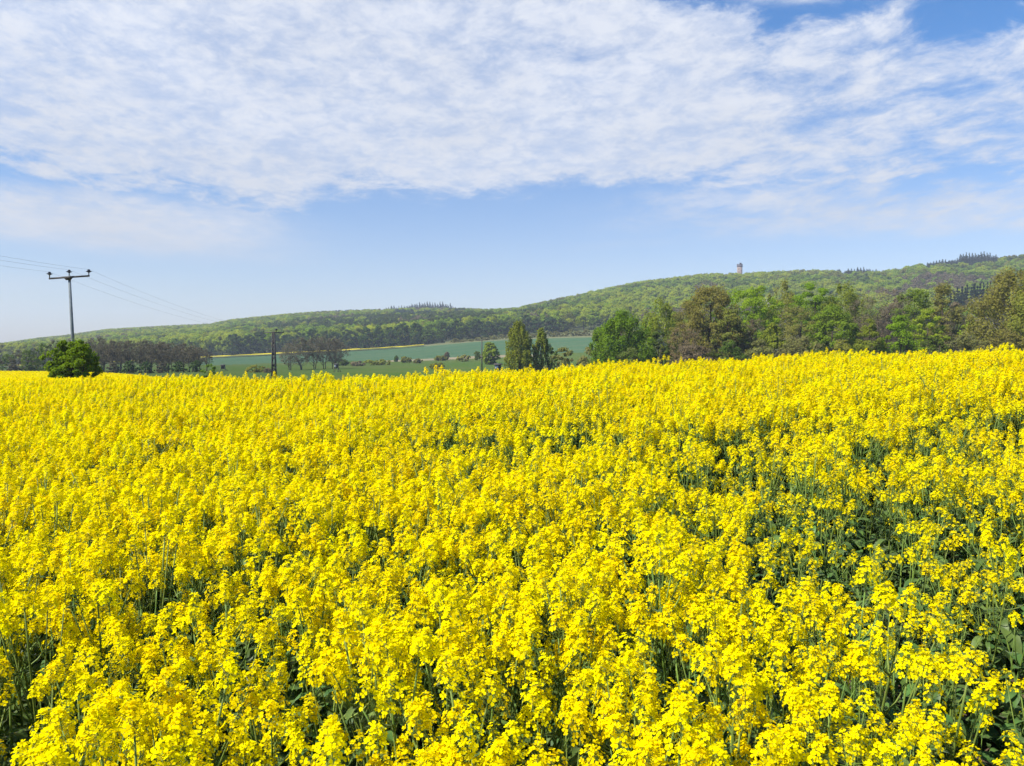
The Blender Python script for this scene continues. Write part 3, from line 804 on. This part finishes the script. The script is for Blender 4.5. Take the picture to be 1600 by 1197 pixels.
grow('birch_tree', 'tall thin crowned birch with a white trunk left of the bare brown tree', 'tree', 1282, 1350, 436, 155, 'birch', 'egg', n=130, per=60, droop=.7, base=.15, trunkmat='birch_bark')
grow('maple_tree', 'lower bright green tree in front of the thin crowned birch', 'tree', 1262, 1338, 478, 136, 'green', 'egg', n=110, per=70, base=.04)
grow('grey_shrub', 'wide grey green shrub low at the field edge under the grey willow', 'shrub', 1206, 1300, 528, 126, 'willow', 'dome', n=80, per=60, base=.0, bare=.25, stems=5)
grow('bare_tree', 'bare brown tree with open forking boughs above two small green bushes', 'tree', 1326, 1410, 452, 135, 'brown', 'fan', n=120, per=55, leaf=.13, base=.2, bare=.8, twigs=6, stems=3)
grow('young_tree', 'left of two small fresh green bushes under the bare brown tree', 'shrub', 1336, 1378, 500, 120, 'birch', 'egg', n=70, per=60, leaf=.16, base=.02, stems=3)
grow('young_tree', 'right and brighter of two small fresh green bushes under the bare brown tree', 'shrub', 1376, 1436, 494, 120, 'bright', 'egg', n=95, per=65, leaf=.17, base=.02, stems=3)
grow('maple_tree', 'mid green tree directly behind the bare brown tree to its right', 'tree', 1396, 1456, 452, 158, 'green', 'round', n=100, per=65, base=.1)
grow('alder_tree', 'brown olive tall tree left of the gap with dark conifers', 'tree', 1440, 1500, 446, 145, 'brownolive', 'egg', n=110, per=65, base=.1, bare=.35, twigs=3)
grow('maple_tree', 'lime green low dome of leaves left of the brown olive tall tree', 'tree', 1426, 1470, 484, 138, 'lime', 'dome', n=50, per=60, base=.3)
grow('bare_tree', 'grey brown budding tree before the dark conifers at the right', 'tree', 1480, 1540, 470, 150, 'brown', 'round', n=80, per=55, leaf=.16, base=.1, bare=.5, twigs=3)
grow('willow_tree', 'lime green bough of a willow left of the big right edge birch', 'tree', 1504, 1560, 478, 132, 'lime', 'egg', n=65, per=60, base=.1)
grow('birch_tree', 'big brown green birch with a leaning white trunk near the right edge', 'tree', 1518, 1622, 420, 122, 'brownolive', 'round', n=200, per=70, base=.16, droop=.5, trunkmat='birch_bark', lean=.06, bare=.1, twigs=2)
grow('birch_tree', 'big brown green birch cut by the right edge of the picture', 'tree', 1580, 1672, 424, 116, 'olive', 'round', n=150, per=65, base=.16, droop=.5, trunkmat='birch_bark')
for q in range(3):                             # beyond the frame edge
    grow('alder_tree', 'olive green tree beyond the right edge of the tree belt', 'tree', 1660 + q * 70, 1750 + q * 75, 440 - q * 6, 125, 'olive', 'egg', n=70, per=55, base=.1, group=B)
for (p0, p1, tp, Yd, mt, lb) in (
        (1048, 1120, 536, 122, 'brown', 'low brown scrub below the small tan budding tree'), (1108, 1170, 534, 120, 'dark', 'low dark scrub below the tall broad olive brown tree'),
        (1160, 1214, 532, 120, 'willow', 'low olive scrub below the brown budding tree'), (1290, 1345, 532, 118, 'olive', 'low olive scrub below the lower bright green tree'),
        (1430, 1490, 526, 116, 'dark', 'low dark scrub right of the two small fresh green bushes'), (1480, 1545, 518, 114, 'willow', 'broad grey olive scrub below the grey brown budding tree'),
        (1535, 1610, 516, 110, 'brownolive', 'brownish scrub below the leaning white trunk'), (1590, 1680, 520, 108, 'olive', 'olive scrub at the right edge of the picture'), (960, 1010, 545, 132, 'dark', 'low dark scrub at the foot of the big dark willow')):
    grow('scrub_bush', lb, 'shrub', p0, p1, tp, Yd, mt, 'dome', n=60, per=60, leaf=.18, base=0, bare=.15, stems=5)
for (p0, p1, tp, Yd, mt, lb) in (
        (940, 1000, 500, 210, 'olive', 'olive tree hidden behind the big dark willow'), (1046, 1110, 470, 200, 'birch', 'green tree behind the fresh green birch'),
        (1100, 1160, 470, 205, 'olive', 'olive tree behind the tall broad olive brown tree'), (1210, 1270, 466, 205, 'brownolive', 'brownish tree behind the pale olive birch'),
        (1300, 1380, 462, 205, 'olive', 'olive tree behind the thin crowned birch'), (1376, 1420, 466, 200, 'brown', 'brown tree behind the open boughs of the bare tree'),
        (1460, 1520, 474, 195, 'brown', 'grey brown tree behind the lime green willow'), (1530, 1590, 462, 190, 'olive', 'olive tree behind the leaning white trunk')):
    grow('background_tree', lb, 'tree', p0, p1, tp, Yd, mt, 'egg', n=80, per=60, leaf=.28, base=.05)

# shared meshes for repeats
def unit_set(seed, prof, n, per, leaf, leafmat, count, h=12.0, w=9.0, **kw):
    return [tree_meshes(seed + i, h, w, prof, leaf, n, per, leafmat=leafmat, **kw) for i in range(count)]
rngT = np.random.default_rng(77)
def row(name, label, cat, group, spots, sets, h0=12.0, w0=9.0):
    """spots: px0, px1, top row, distance"""
    for i, (p0, p1, tp, Yd) in enumerate(spots):
        loc, w, h = span(p0, p1, tp, Yd)
        put_tree(name, label, cat, group, loc, sets[i % len(sets)], float(rngT.uniform(0, 6.28)), (w / w0, w / w0, h / h0))
edge_set = unit_set(2000, 'round', 70, 48, .5, 'edge', 3, base=.04) + unit_set(2010, 'egg', 70, 48, .5, 'dark', 1, base=.04)
spots = []
edge_py = lambda p: float(np.interp(p, [300, 400, 560, 660, 700, 800, 900], [556, 553, 545, 539, 535, 526, 520]))
p = 366.0
while p < 740:
    wd = float(rngT.uniform(21, 30))
    spots.append((p - wd / 2, p + wd / 2, edge_py(p) - rngT.uniform(25, 36), 575 + rngT.uniform(-8, 14)))
    p += wd * rngT.uniform(.72, .98)
row('edge_tree', 'dark round tree in the row along the foot of the wooded hill', 'tree', 'dark trees along the foot of the wooded hill', spots, edge_set)
spots = [(p - 13, p + 13, edge_py(p) - rngT.uniform(22, 32), 612 + rngT.uniform(-6, 10)) for p in np.arange(745, 885, 19.0)]
row('edge_tree', 'dark round tree behind the olive hedge above the wheat field', 'tree', 'dark trees behind the olive hedge', spots, edge_set)
hedge_set = unit_set(2030, 'dome', 36, 34, .4, 'willow', 3, h=5.0, w=8.0, base=0, stems=4)
spots = [(p - 9, p + 9, edge_py(p) - rngT.uniform(2, 6), 535 + (p % 3) * 9) for p in np.arange(712, 945, 12.0)]
row('hedge_bush', 'low olive bush in the hedge above the wheat field', 'shrub', 'olive bushes above the wheat field', spots, hedge_set, 5.0, 8.0)
grove_set = unit_set(2050, 'egg', 60, 36, .22, 'grove', 4, w=7.0, base=.32, bare=.7, twigs=3)
grove_g = unit_set(2060, 'round', 60, 40, .26, 'dark', 1, base=.1, bare=.1) + unit_set(2061, 'round', 60, 40, .26, 'grove', 1, base=.1, bare=.3)
spots = []
for rr, Yd in ((0, 200), (1, 214), (2, 230)):
    for p in np.arange(128 + rr * 6, 322, 15.0):
        pj = p + rngT.uniform(-4, 4)
        tp = np.interp(pj, [120, 150, 200, 260, 290, 330], [532, 530, 533, 535, 538, 545]) + rngT.uniform(-3, 4)
        spots.append((pj - 12, pj + 12, tp, Yd))
row('bare_alder', 'dark brown leafless tree in the grove behind the yellow field on the left', 'tree', 'brown grove behind the left of the field', spots, grove_set, 12.0, 7.0)
spots = [(pj - 14, pj + 14, float(np.interp(pj, [20, 60, 90, 125], [552, 540, 533, 531])) + rngT.uniform(-2, 3), 205 + rngT.uniform(-6, 14)) for pj in (-30, -8, 14, 30, 44, 58, 70, 84, 98, 112, 124)]
row('grove_tree', 'dull green tree at the left end of the brown grove', 'tree', 'dull green trees left of the brown grove', spots, grove_g)
spots = [(pj - 11, pj + 11, 566 + rngT.uniform(-4, 5), 192 + rngT.uniform(-3, 4)) for pj in np.arange(20, 318, 26.0)]
grove_b = unit_set(2070, 'dome', 40, 34, .26, 'grove', 1, h=4.0, w=4.0, base=0, bare=.3, stems=4) + unit_set(2071, 'dome', 40, 34, .26, 'edge', 1, h=4.0, w=4.0, base=0, stems=4) + unit_set(2072, 'dome', 40, 34, .26, 'edge', 1, h=4.0, w=4.0, base=0, stems=4)
row('grove_bush', 'low tangled bush at the foot of the brown grove on the left', 'shrub', 'bushes along the foot of the brown grove', spots, grove_b, 4.0, 4.0)
bare_set = unit_set(2080, 'egg', 70, 40, .2, 'grove', 2, h=10.0, w=9.0, base=.25, bare=.8, twigs=5, stems=2)
for (p0, p1, tp, lb) in ((447, 492, 528, 'broadest bare tree with a forked trunk in the meadow cluster right of the lattice pole'), (478, 506, 526, 'bare tree second from the left in the meadow cluster right of the lattice pole'),
                         (494, 520, 525, 'tallest bare tree in the meadow cluster right of the lattice pole'), (508, 534, 527, 'bare tree third from the right end of the meadow cluster'), (514, 540, 532, 'thin bare tree at the right end of the meadow cluster'), (440, 466, 540, 'small bare tree at the left end of the meadow cluster')):
    row('bare_meadow_tree', lb, 'tree', 'bare trees in the meadow', [(p0 - 7, p1 + 7, tp, 262 + (p0 % 5) * 4)], [bare_set[int(p0) % 2]], 10.0, 9.0)
grow('bush', 'round bright green bush beside the thin third pole', 'bush', 753, 780, 535, 300, 'lime', 'round', n=150, per=60, leaf=.30, base=0, stems=4)
for (p0, p1, tp, Yd, mt, lb) in (
        (314, 342, 570, 120, 'deep', 'small dark green bush at the field edge right of the brown grove'), (388, 416, 571, 210, 'olive', 'olive bush left of the dark lattice pole'),
        (412, 424, 576, 205, 'brown', 'brown shrub at the foot of the lattice pole'), (528, 546, 562, 330, 'dark', 'dark shrub right of the bare meadow cluster'), (546, 572, 565, 320, 'brown', 'brown shrub in the meadow right of the small grey box stand'),
        (570, 612, 562, 330, 'olive', 'wide olive shrub at the lower edge of the wheat field'), (624, 644, 558, 360, 'olive', 'olive shrub at the left end of the tan strip'), (646, 660, 561, 345, 'willow', 'grey shrub on the tan strip'),
        (678, 698, 556, 370, 'olive', 'green shrub on the middle of the tan strip'), (712, 736, 555, 350, 'brownolive', 'dark brownish shrub at the right end of the tan strip'), (740, 752, 549, 360, 'dark', 'small dark shrub left of the thin third pole'),
        (672, 696, 567, 250, 'olive', 'low olive shrub in the meadow under the tan strip'), (616, 622, 556, 380, 'dark', 'tiny dark shrub in the wheat field'), (694, 702, 550, 380, 'brown', 'tiny brown shrub on the edge of the wheat field')):
    grow('meadow_shrub', lb, 'shrub', p0, p1, tp, Yd, mt, 'round', n=46, per=42, leaf=.0010 * Yd, base=0, stems=3)

# spruces on the ridges
def spruce(seed, h=14.0, w=6.0):
    rng = np.random.default_rng(seed); tr, cr = MB(), MB()
    tr.tube([(0, 0, -.3), (0, 0, h * .5), (0, 0, h * .97)], [.2, .12, .03], 6, 0)
    L = []
    for z in np.linspace(.05 * h, h * .98, 17):
        R = (1 - z / h) ** .9 * w / 2 + .10
        for q in range(9):
            th = rng.uniform(0, 6.28); Rr = R * rng.uniform(.7, 1.1)
            for t in np.linspace(.1, 1, 6):
                L.append([math.cos(th) * Rr * t, math.sin(th) * Rr * t, z - .25 * Rr * t + rng.normal(0, .08)])
    L = np.array(L); cr.quads(rand_quads(rng, L, .30 + .50 * (1 - L[:, 2] / h), .5, .75), 0)
    return tr.mesh('trunk', [M['bark']]), cr.mesh('crown', [M['spruce'], M['twig']])
spr = [spruce(2100 + i) for i in range(3)]
SPX = []
def spruce_stand(label, group, p0, p1, step, tp_px, tp_py, back, rows=3):
    """a stand of spruces, its last row making the skyline"""
    for r in range(rows):
        for px_ in np.arange(p0 + r * step * .4, p1, step):
            Yd = float(np.interp(px_, COLS, RIDGE_Y)) - back - r * 16 + float(rngT.uniform(-5, 5))
            X, Y, z = ground_at(float(px_), Yd); SPX.append((X, Y))
            h = float(zray(np.interp(px_, tp_px, tp_py) + .3 + rngT.uniform(-1.5, 3.0) + r * 3.0, Yd)) + EYE - z
            h = min(max(h, 15), 30); q = rngT.uniform(1.35, 1.9)
            put_tree('spruce_tree', label, 'tree', group, (X, Y, z), spr[int(rngT.integers(0, 3))], float(rngT.uniform(0, 6.28)), (q, q, h / 14))
spruce_stand('spiky dark spruce in the stand on the skyline at the upper right', 'spruces on the right skyline', 1446, 1552, 4.6, [1446, 1490, 1502, 1512, 1535, 1550], [409, 403, 394, 396, 394, 397], 5)
spruce_stand('dark spruce in the small stand on the skyline right of the tower', 'spruces right of the tower', 1318, 1368, 4.8, [1318, 1340, 1368], [420, 417, 420], 10)
spruce_stand('dark spruce on the skyline of the left hill top', 'spruces on the left hill top', 604, 714, 4.0, [604, 636, 655, 695, 714], [479, 476, 472, 472, 477], 5)
for i, px_ in enumerate(np.arange(1484, 1562, 4.2)):
    X, Y, z = ground_at(float(px_) + float(rngT.uniform(-2, 2)), 400.0 + float(rngT.uniform(0, 45)))
    h = float(zray(float(np.interp(px_, [1484, 1500, 1540, 1562], [456, 446, 443, 452])) + rngT.uniform(-4, 9), Y)) + EYE - z
    q = float(rngT.uniform(.9, 1.35))
    put_tree('spruce_tree', 'dark spruce in the stand half hidden behind the right end of the tree belt', 'tree', 'spruces behind the tree belt', (X, Y, z), spr[i % 3], float(i), (q, q, h / 14))

# the wood that covers the hill
def crown_blob(seed, mat, bare=0.0, h=15.0, w=11.0, leaf=.62):
    rng = np.random.default_rng(seed); mb = MB(); C = []
    O = []
    for k in range(26):
        u = rng.beta(1.3, 1.0); th = rng.uniform(0, 6.28)
        R = w / 2 * PROFILE['round'](u) * (1 + .2 * math.sin(2 * th + seed))
        c = np.array([R * .8 * math.cos(th), R * .8 * math.sin(th), h * .25 + h * .68 * u])
        q = unit(rng.normal(0, 1, (34, 3))) * (rng.uniform(.2, 1, 34) ** .5)[:, None] * rng.uniform(1.1, 2.3)
        C.append(c + q * [1, 1, .75]); O.append(unit(unit(q) + 1.1 * np.array([c[0] / (w / 2), c[1] / (w / 2), (c[2] - h * .5) / (h * .45)])))
    mb.quads(rand_quads(rng, np.concatenate(C), leaf, .4, .8, np.concatenate(O)), 0)
    mb.tube([(0, 0, -1), (0, 0, h * .6)], [.3, .15], 4, 1, False)
    return mb.mesh('wood_tree', [M[mat], M['bark']])
forest = [crown_blob(i_ + 1, 'wood_' + m_) for i_, m_ in enumerate(('bright', 'lime', 'green', 'green', 'dark', 'brown', 'olive', 'bright', 'spruce'))]
def hill_points():
    rng = np.random.default_rng(9)
    X, Y = np.meshgrid(np.arange(-1700, 1500, 9.0), np.arange(290, 2150, 9.0))
    X = (X + rng.uniform(-3.6, 3.6, X.shape)).ravel(); Y = (Y + rng.uniform(-3.6, 3.6, Y.shape)).ravel()
    pxx = CX + F_PX * X / Y
    lo = np.interp(pxx, [-500, 0, 350, 680, 700, 990, 1010, 1100, 1600, 2000], [560, 570, 590, 592, 618, 618, 420, 330, 300, 300])
    hi = np.interp(pxx, COLS, RIDGE_Y) + 50
    k = (pxx > -260) & (pxx < 1860) & (Y > lo) & (Y < hi)
    X, Y, pxx = X[k], Y[k], pxx[k]
    n1 = 1.25 * smooth_noise(X, Y, 21, .012) + .5 * smooth_noise(X, Y, 22, .035); n2 = smooth_noise(X, Y, 23, .016) + .5 * smooth_noise(X, Y, 24, .05)
    r = rng.random(len(X))
    idx = np.where(r < .28, 0, np.where(r < .5, 7, np.where(r < .66, 2, np.where(r < .80, 3, np.where(r < .90, 1, 6)))))
    idx = np.where((n1 > .12) & (rng.random(len(X)) < .75), 1, idx)
    idx = np.where((n1 < -.34) & (rng.random(len(X)) < .85), 4, idx)
    idx = np.where((n2 > .32) & (rng.random(len(X)) < .8), 5, idx)
    idx = np.where((n2 < -.4) & (rng.random(len(X)) < .6), 6, idx)
    rY = np.interp(pxx, COLS, RIDGE_Y)
    for p0, p1, d0, d1 in ((486, 552, 190, 70), (624, 668, 430, 310), (700, 740, 300, 240), (560, 612, 40, -10), (1300, 1330, 30, -10), (900, 930, 60, 10)):
        idx = np.where((pxx > p0 + 6 * np.sin(Y * .1)) & (pxx < p1 + 6 * np.sin(Y * .13)) & (Y > rY - d0) & (Y < rY - d1) & (rng.random(len(X)) < .9), 8, idx)
    s = rng.uniform(.6, 1.25, len(X)) * (1 + .18 * smooth_noise(X, Y, 31, .03)); s = np.clip(s, .55, 1.2); sz = np.minimum(s * rng.uniform(.85, 1.15, len(X)), 1.12)
    return X, Y, idx, s, sz, rng.uniform(0, 6.28, len(X))
hx, hy, hi_, hs_, hsz, hr = hill_points()
TOWER_PX, TOWER_Y = 1154.0, 1062.0
TX, TY, TZ = ground_at(TOWER_PX, TOWER_Y)
hsz = np.where((np.abs(hx - TX) < 16) & (hy < TY + 6) & (hy > TY - 60), np.minimum(hsz, .8), hsz)
gone = np.zeros(len(hx), bool)
for qx, qy in SPX:
    near = (np.abs(hx - qx * hy / qy) < 6) & (hy < qy + 6) & (hy > qy - 75)
    hsz = np.where(near, np.minimum(hsz, .38), hsz); hs_ = np.where(near, np.minimum(hs_, .7), hs_); gone |= (hx - qx) ** 2 + (hy - qy) ** 2 < 64
k = (((hx - TX) / 8) ** 2 + ((hy - TY) / 9) ** 2 > 1) & ~gone
instance_object('forest', np.stack([hx, hy, H(hx, hy)], 1)[k], hi_[k], np.stack([hx * 0, hx * 0, hr], 1)[k], np.stack([hs_, hs_, hsz], 1)[k], forest,
                'mixed spring wood covering the long hill', 'wood')

# ------------------------------------------------------------------ the stone tower on the ridge
M['stone'] = rough_mat('tower_stone', (0.27, 0.20, 0.165), (0.20, 0.15, 0.125), scale=.8, bump=.4)
M['stone_dark'] = rough_mat('tower_parapet_stone', (0.11, 0.09, 0.10), (0.08, 0.07, 0.08), scale=.8, bump=.4)
M['dark_void'] = rough_mat('dark_opening', (0.02, 0.02, 0.02), (0.015, 0.015, 0.015))
tower = empty('tower', (TX, TY, TZ), 'round stone lookout tower with battlements standing on the wooded ridge', 'tower')
ht = float(zray(412.5, TY)) + EYE - TZ
R0 = 3.5
mb = MB(); mb.lathe([(R0 * 1.12, -1), (R0 * 1.05, 3), (R0, 6), (R0 * .98, ht - 4.2)], 24); mb.build('shaft', M['stone'], tower)
mb = MB(); mb.lathe([(R0 * .98, ht - 4.2), (R0 * 1.06, ht - 3.7), (R0 * 1.08, ht - 1.3)], 24)
for q in range(12):
    a = q * math.tau / 12
    mb.box((math.cos(a) * R0 * .98, math.sin(a) * R0 * .98, ht - .75), (.5, .95, 1.2), 0, a)
mb.build('parapet', M['stone_dark'], tower)
mb = MB(); mb.lathe([(1.25, ht - 1.5), (1.25, ht + .9), (1.4, ht + 1.0), (1.4, ht + 1.4)], 12, (.9, -.6, 0)); mb.build('stair_turret', M['stone_dark'], tower)
for a, z in ((-2.2, ht - 7), (-2.2, ht - 11), (-1.2, ht - 9)):
    mb = MB(); mb.box((math.cos(a) * R0 * .97, math.sin(a) * R0 * .97, z), (.3, .8, 1.5), 0, a); mb.build('window', M['dark_void'], tower)

# ------------------------------------------------------------------ power line
M['old_wood'] = rough_mat('weathered_wood', (0.09, 0.08, 0.07), (0.05, 0.045, 0.04), scale=5)
M['concrete'] = rough_mat('pole_concrete', (0.20, 0.23, 0.24), (0.14, 0.16, 0.17), scale=4)
M['steel'] = rough_mat('dark_steel', (0.07, 0.065, 0.06), (0.04, 0.035, 0.03), scale=6, rough=.6)
M['ceramic'] = rough_mat('dark_insulator', (0.03, 0.035, 0.05), (0.02, 0.022, 0.03), rough=.25)
M['wire'] = rough_mat('aluminium_wire', (0.16, 0.17, 0.19), rough=.5)
def insulator(parent, x, y, z, s=1.0):
    mb = MB(); mb.lathe([(.04 * s, 0), (.04 * s, .22 * s), (.09 * s, .26 * s), (.26 * s, .34 * s), (.10 * s, .40 * s), (.13 * s, .46 * s), (.05 * s, .52 * s)], 10, (x, y, z))
    mb.build('insulator', M['ceramic'], parent)
X1, Y1, Z1 = ground_at(116, 54)
h1 = float(zray(433, Y1)) + EYE - Z1
pole1 = empty('power_pole', (X1, Y1, Z1), 'grey concrete power pole with a wide crossarm rising behind the round bush', 'power pole')
mb = MB(); mb.tube([(0, 0, -.5), (-.07, 0, h1 * .5), (-.20, 0, h1 + .1)], [.125, .11, .085], 10); mb.build('pole_shaft', M['concrete'], pole1, True)
mb = MB()
xa, tilt = -.20, .062
mb.tube([(xa - 1.38, 0, h1 - 1.38 * tilt - .02), (xa + 1.38, 0, h1 + 1.38 * tilt)], [.06, .06], 4); mb.build('crossarm', M['steel'], pole1)
mb = MB(); mb.add([(xa - .42, -.14, h1 + .02), (xa + .42, -.14, h1 + .07), (xa + .15, -.14, h1 - .22), (xa - .15, -.14, h1 - .22), (xa - .42, -.10, h1 + .02), (xa + .42, -.10, h1 + .07), (xa + .15, -.10, h1 - .22), (xa - .15, -.10, h1 - .22)],
               [(3, 2, 1, 0), (4, 5, 6, 7), (0, 1, 5, 4), (1, 2, 6, 5), (2, 3, 7, 6), (3, 0, 4, 7)]); mb.build('bracket', M['steel'], pole1)
ins1 = []
for q in (-1.34, 0, 1.34):
    zq = h1 + q * tilt + .03 + (.06 if q == 0 else 0); insulator(pole1, xa + q, 0, zq, .8); ins1.append((X1 + xa + q, Y1, Z1 + zq + .4))
X2, Y2, Z2 = ground_at(428, 130)
h2 = float(zray(520, Y2)) + EYE - Z2
pole2 = empty('lattice_pole', (X2, Y2, Z2), 'dark tapering lattice pole with a flat crossarm at the meadow edge', 'power pole')
mb = MB(); c0, c1 = .33, .15
cor = [(-1, -1), (1, -1), (1, 1), (-1, 1)]
for a, b in cor: mb.tube([(a * c0, b * c0, -.3), (a * c1, b * c1, h2)], [.10, .08], 4)
nz = 9
for i in range(nz):
    z0_, z1_ = h2 * i / nz, h2 * (i + 1) / nz
    r0_, r1_ = c0 + (c1 - c0) * i / nz, c0 + (c1 - c0) * (i + 1) / nz
    for j in range(4):
        a, b = cor[j], cor[(j + 1) % 4]
        if i % 2: a, b = b, a
        mb.tube([(a[0] * r0_, a[1] * r0_, z0_), (b[0] * r1_, b[1] * r1_, z1_)], [.075, .06], 4)
mb.build('lattice_mast', M['steel'], pole2)
mb = MB(); mb.tube([(-1.7, 0, h2 - .02), (0, 0, h2 + .08), (1.7, 0, h2 + .02)], [.07, .11, .07], 4); mb.build('crossarm', M['steel'], pole2)
ins2 = []
for q in (-1.6, .45, 1.6):
    zq = h2 + .05
    if q == .45: insulator(pole2, q, 0, zq, 1.25)
    else: insulator(pole2, q, 0, zq, .5)
    ins2.append((X2 + q, Y2, Z2 + zq + .3))
X3, Y3, Z3 = ground_at(753, 195)
h3 = float(zray(531, Y3)) + EYE - Z3
pole3 = empty('power_pole', (X3, Y3, Z3), 'thin distant power pole beside the round bright green bush', 'power pole', rz=R_(-25))
mb = MB(); mb.tube([(0, 0, -.4), (0, 0, h3 + .05)], [.17, .12], 8); mb.build('pole_shaft', M['old_wood'], pole3, True)
mb = MB(); mb.tube([(-1.7, 0, h3 - .05), (1.7, 0, h3 - .05)], [.08, .08], 4); mb.build('crossarm', M['steel'], pole3)
ins3 = []
for q in (-1.6, 0, 1.6):
    insulator(pole3, q, 0, h3, .7 if q else 1.0)
    ins3.append((X3 + q * math.cos(R_(-25)), Y3 + q * math.sin(R_(-25)), Z3 + h3 + .35))
def sag(a, b, s, n=26):
    a, b = np.array(a), np.array(b)
    return [a + (b - a) * t - np.array([0, 0, s * 4 * t * (1 - t)]) for t in np.linspace(0, 1, n)]
LW = ('left conductor wire running over the tops of the power poles', 'middle conductor wire running over the tops of the power poles', 'right conductor wire running over the tops of the power poles')
for q in range(3):
    a0 = (X1 + xa + (-1.34, 0, 1.34)[q] + 5.5, -6.0, Z1 + h1 + 1.4)
    pts = sag(a0, ins1[q], .9)[:-1] + sag(ins1[q], ins2[q], 1.0)[:-1] + sag(ins2[q], ins3[q], .8)
    mb = MB(); mb.tube(pts, .005, 4)
    tag(mb.build('power_wire', M['wire']), LW[q], 'wire')

# ------------------------------------------------------------------ raised hides and a hut in the meadow
M['old_wood'] = rough_mat('weathered_wood', (0.09, 0.08, 0.07), (0.05, 0.045, 0.04), scale=5)
M['pale_panel'] = rough_mat('pale_panel', (0.50, 0.50, 0.50), (0.40, 0.40, 0.41), scale=5)
def hide(px, Y, roof_row, label, w=1.3, hc=1.3, pale=False):
    X, Y, z = ground_at(px, Y); top = float(zray(roof_row, Y)) + EYE - z
    r = empty('raised_hide', (X, Y, z), label, 'hunting hide')
    zc = top - .15 - hc
    mb = MB(); mb.box((0, 0, zc + hc / 2), (w, w, hc)); mb.build('cabin', M['old_wood'], r)
    mb = MB(); V = [(-w * .62, -w * .65, top - .2), (w * .62, -w * .65, top - .2), (w * .62, w * .65, top), (-w * .62, w * .65, top)]
    mb.add(V + [(a, b, c + .08) for a, b, c in V], [(3, 2, 1, 0), (4, 5, 6, 7), (0, 1, 5, 4), (1, 2, 6, 5), (2, 3, 7, 6), (3, 0, 4, 7)]); mb.build('roof', M['old_wood'], r)
    mb = MB(); mb.box((-w * .18, -w / 2 - .012, zc + hc * .5), (w * .5, .03, hc * .62)); mb.build('window', M['pale_panel'] if pale else M['dark_void'], r)
    for a in (-1, 1):
        for b in (-1, 1):
            mb = MB(); mb.tube([(a * w * .6, b * w * .6, -.2), (a * w * .42, b * w * .42, zc + .02)], [.07, .06], 5); mb.build('leg', M['old_wood'], r)
    mb = MB()
    for a in (-.2, .2): mb.tube([(w * .5 + .9, a, 0), (w * .5 + .05, a, zc)], [.035, .035], 4)
    for t in np.linspace(.1, .9, max(3, int(zc / .35))): mb.tube([(w * .5 + .9 - .85 * t, -.2, zc * t), (w * .5 + .9 - .85 * t, .2, zc * t)], [.025, .025], 4)
    mb.build('ladder', M['old_wood'], r)
hide(525.5, 225, 568.5, 'small box hide with a pale front standing in the meadow before the bare trees', 1.0, 1.0, True)
hide(348.5, 240, 570, 'small dark box hide in the meadow right of the brown grove', 1.0, 1.1)
hide(778, 150, 568.5, 'low dark hide with pale window left of the two slim birches', 1.25, 1.0, True)

# ------------------------------------------------------------------ the air
def haze():
    m, t, o = new_mat('haze')
    p = t.n('ShaderNodeVolumePrincipled')
    p.inputs['Color'].default_value = (0.80, 0.88, 1.0, 1); p.inputs['Density'].default_value = 0.00021
    p.inputs['Anisotropy'].default_value = 0.0
    t.put(o.inputs['Volume'], p.outputs[0])
    mb = MB(); lo_z = float(min(GZ.min(), FZ.min())) - 1.0
    x0, x1, y0, y1, z1 = -2*GX.max()/2 - 20, GX.max() + 20, GY.min() - 20, GY.max() + 20, float(max(GZ.max(), FZ.max())) + 40
    mb.box(((x0 + x1) / 2, (y0 + y1) / 2, (lo_z + z1) / 2), (x1 - x0, y1 - y0, z1 - lo_z))
    tag(mb.build('haze', m), 'thin blue haze over the valley', None, kind='stuff')
haze()
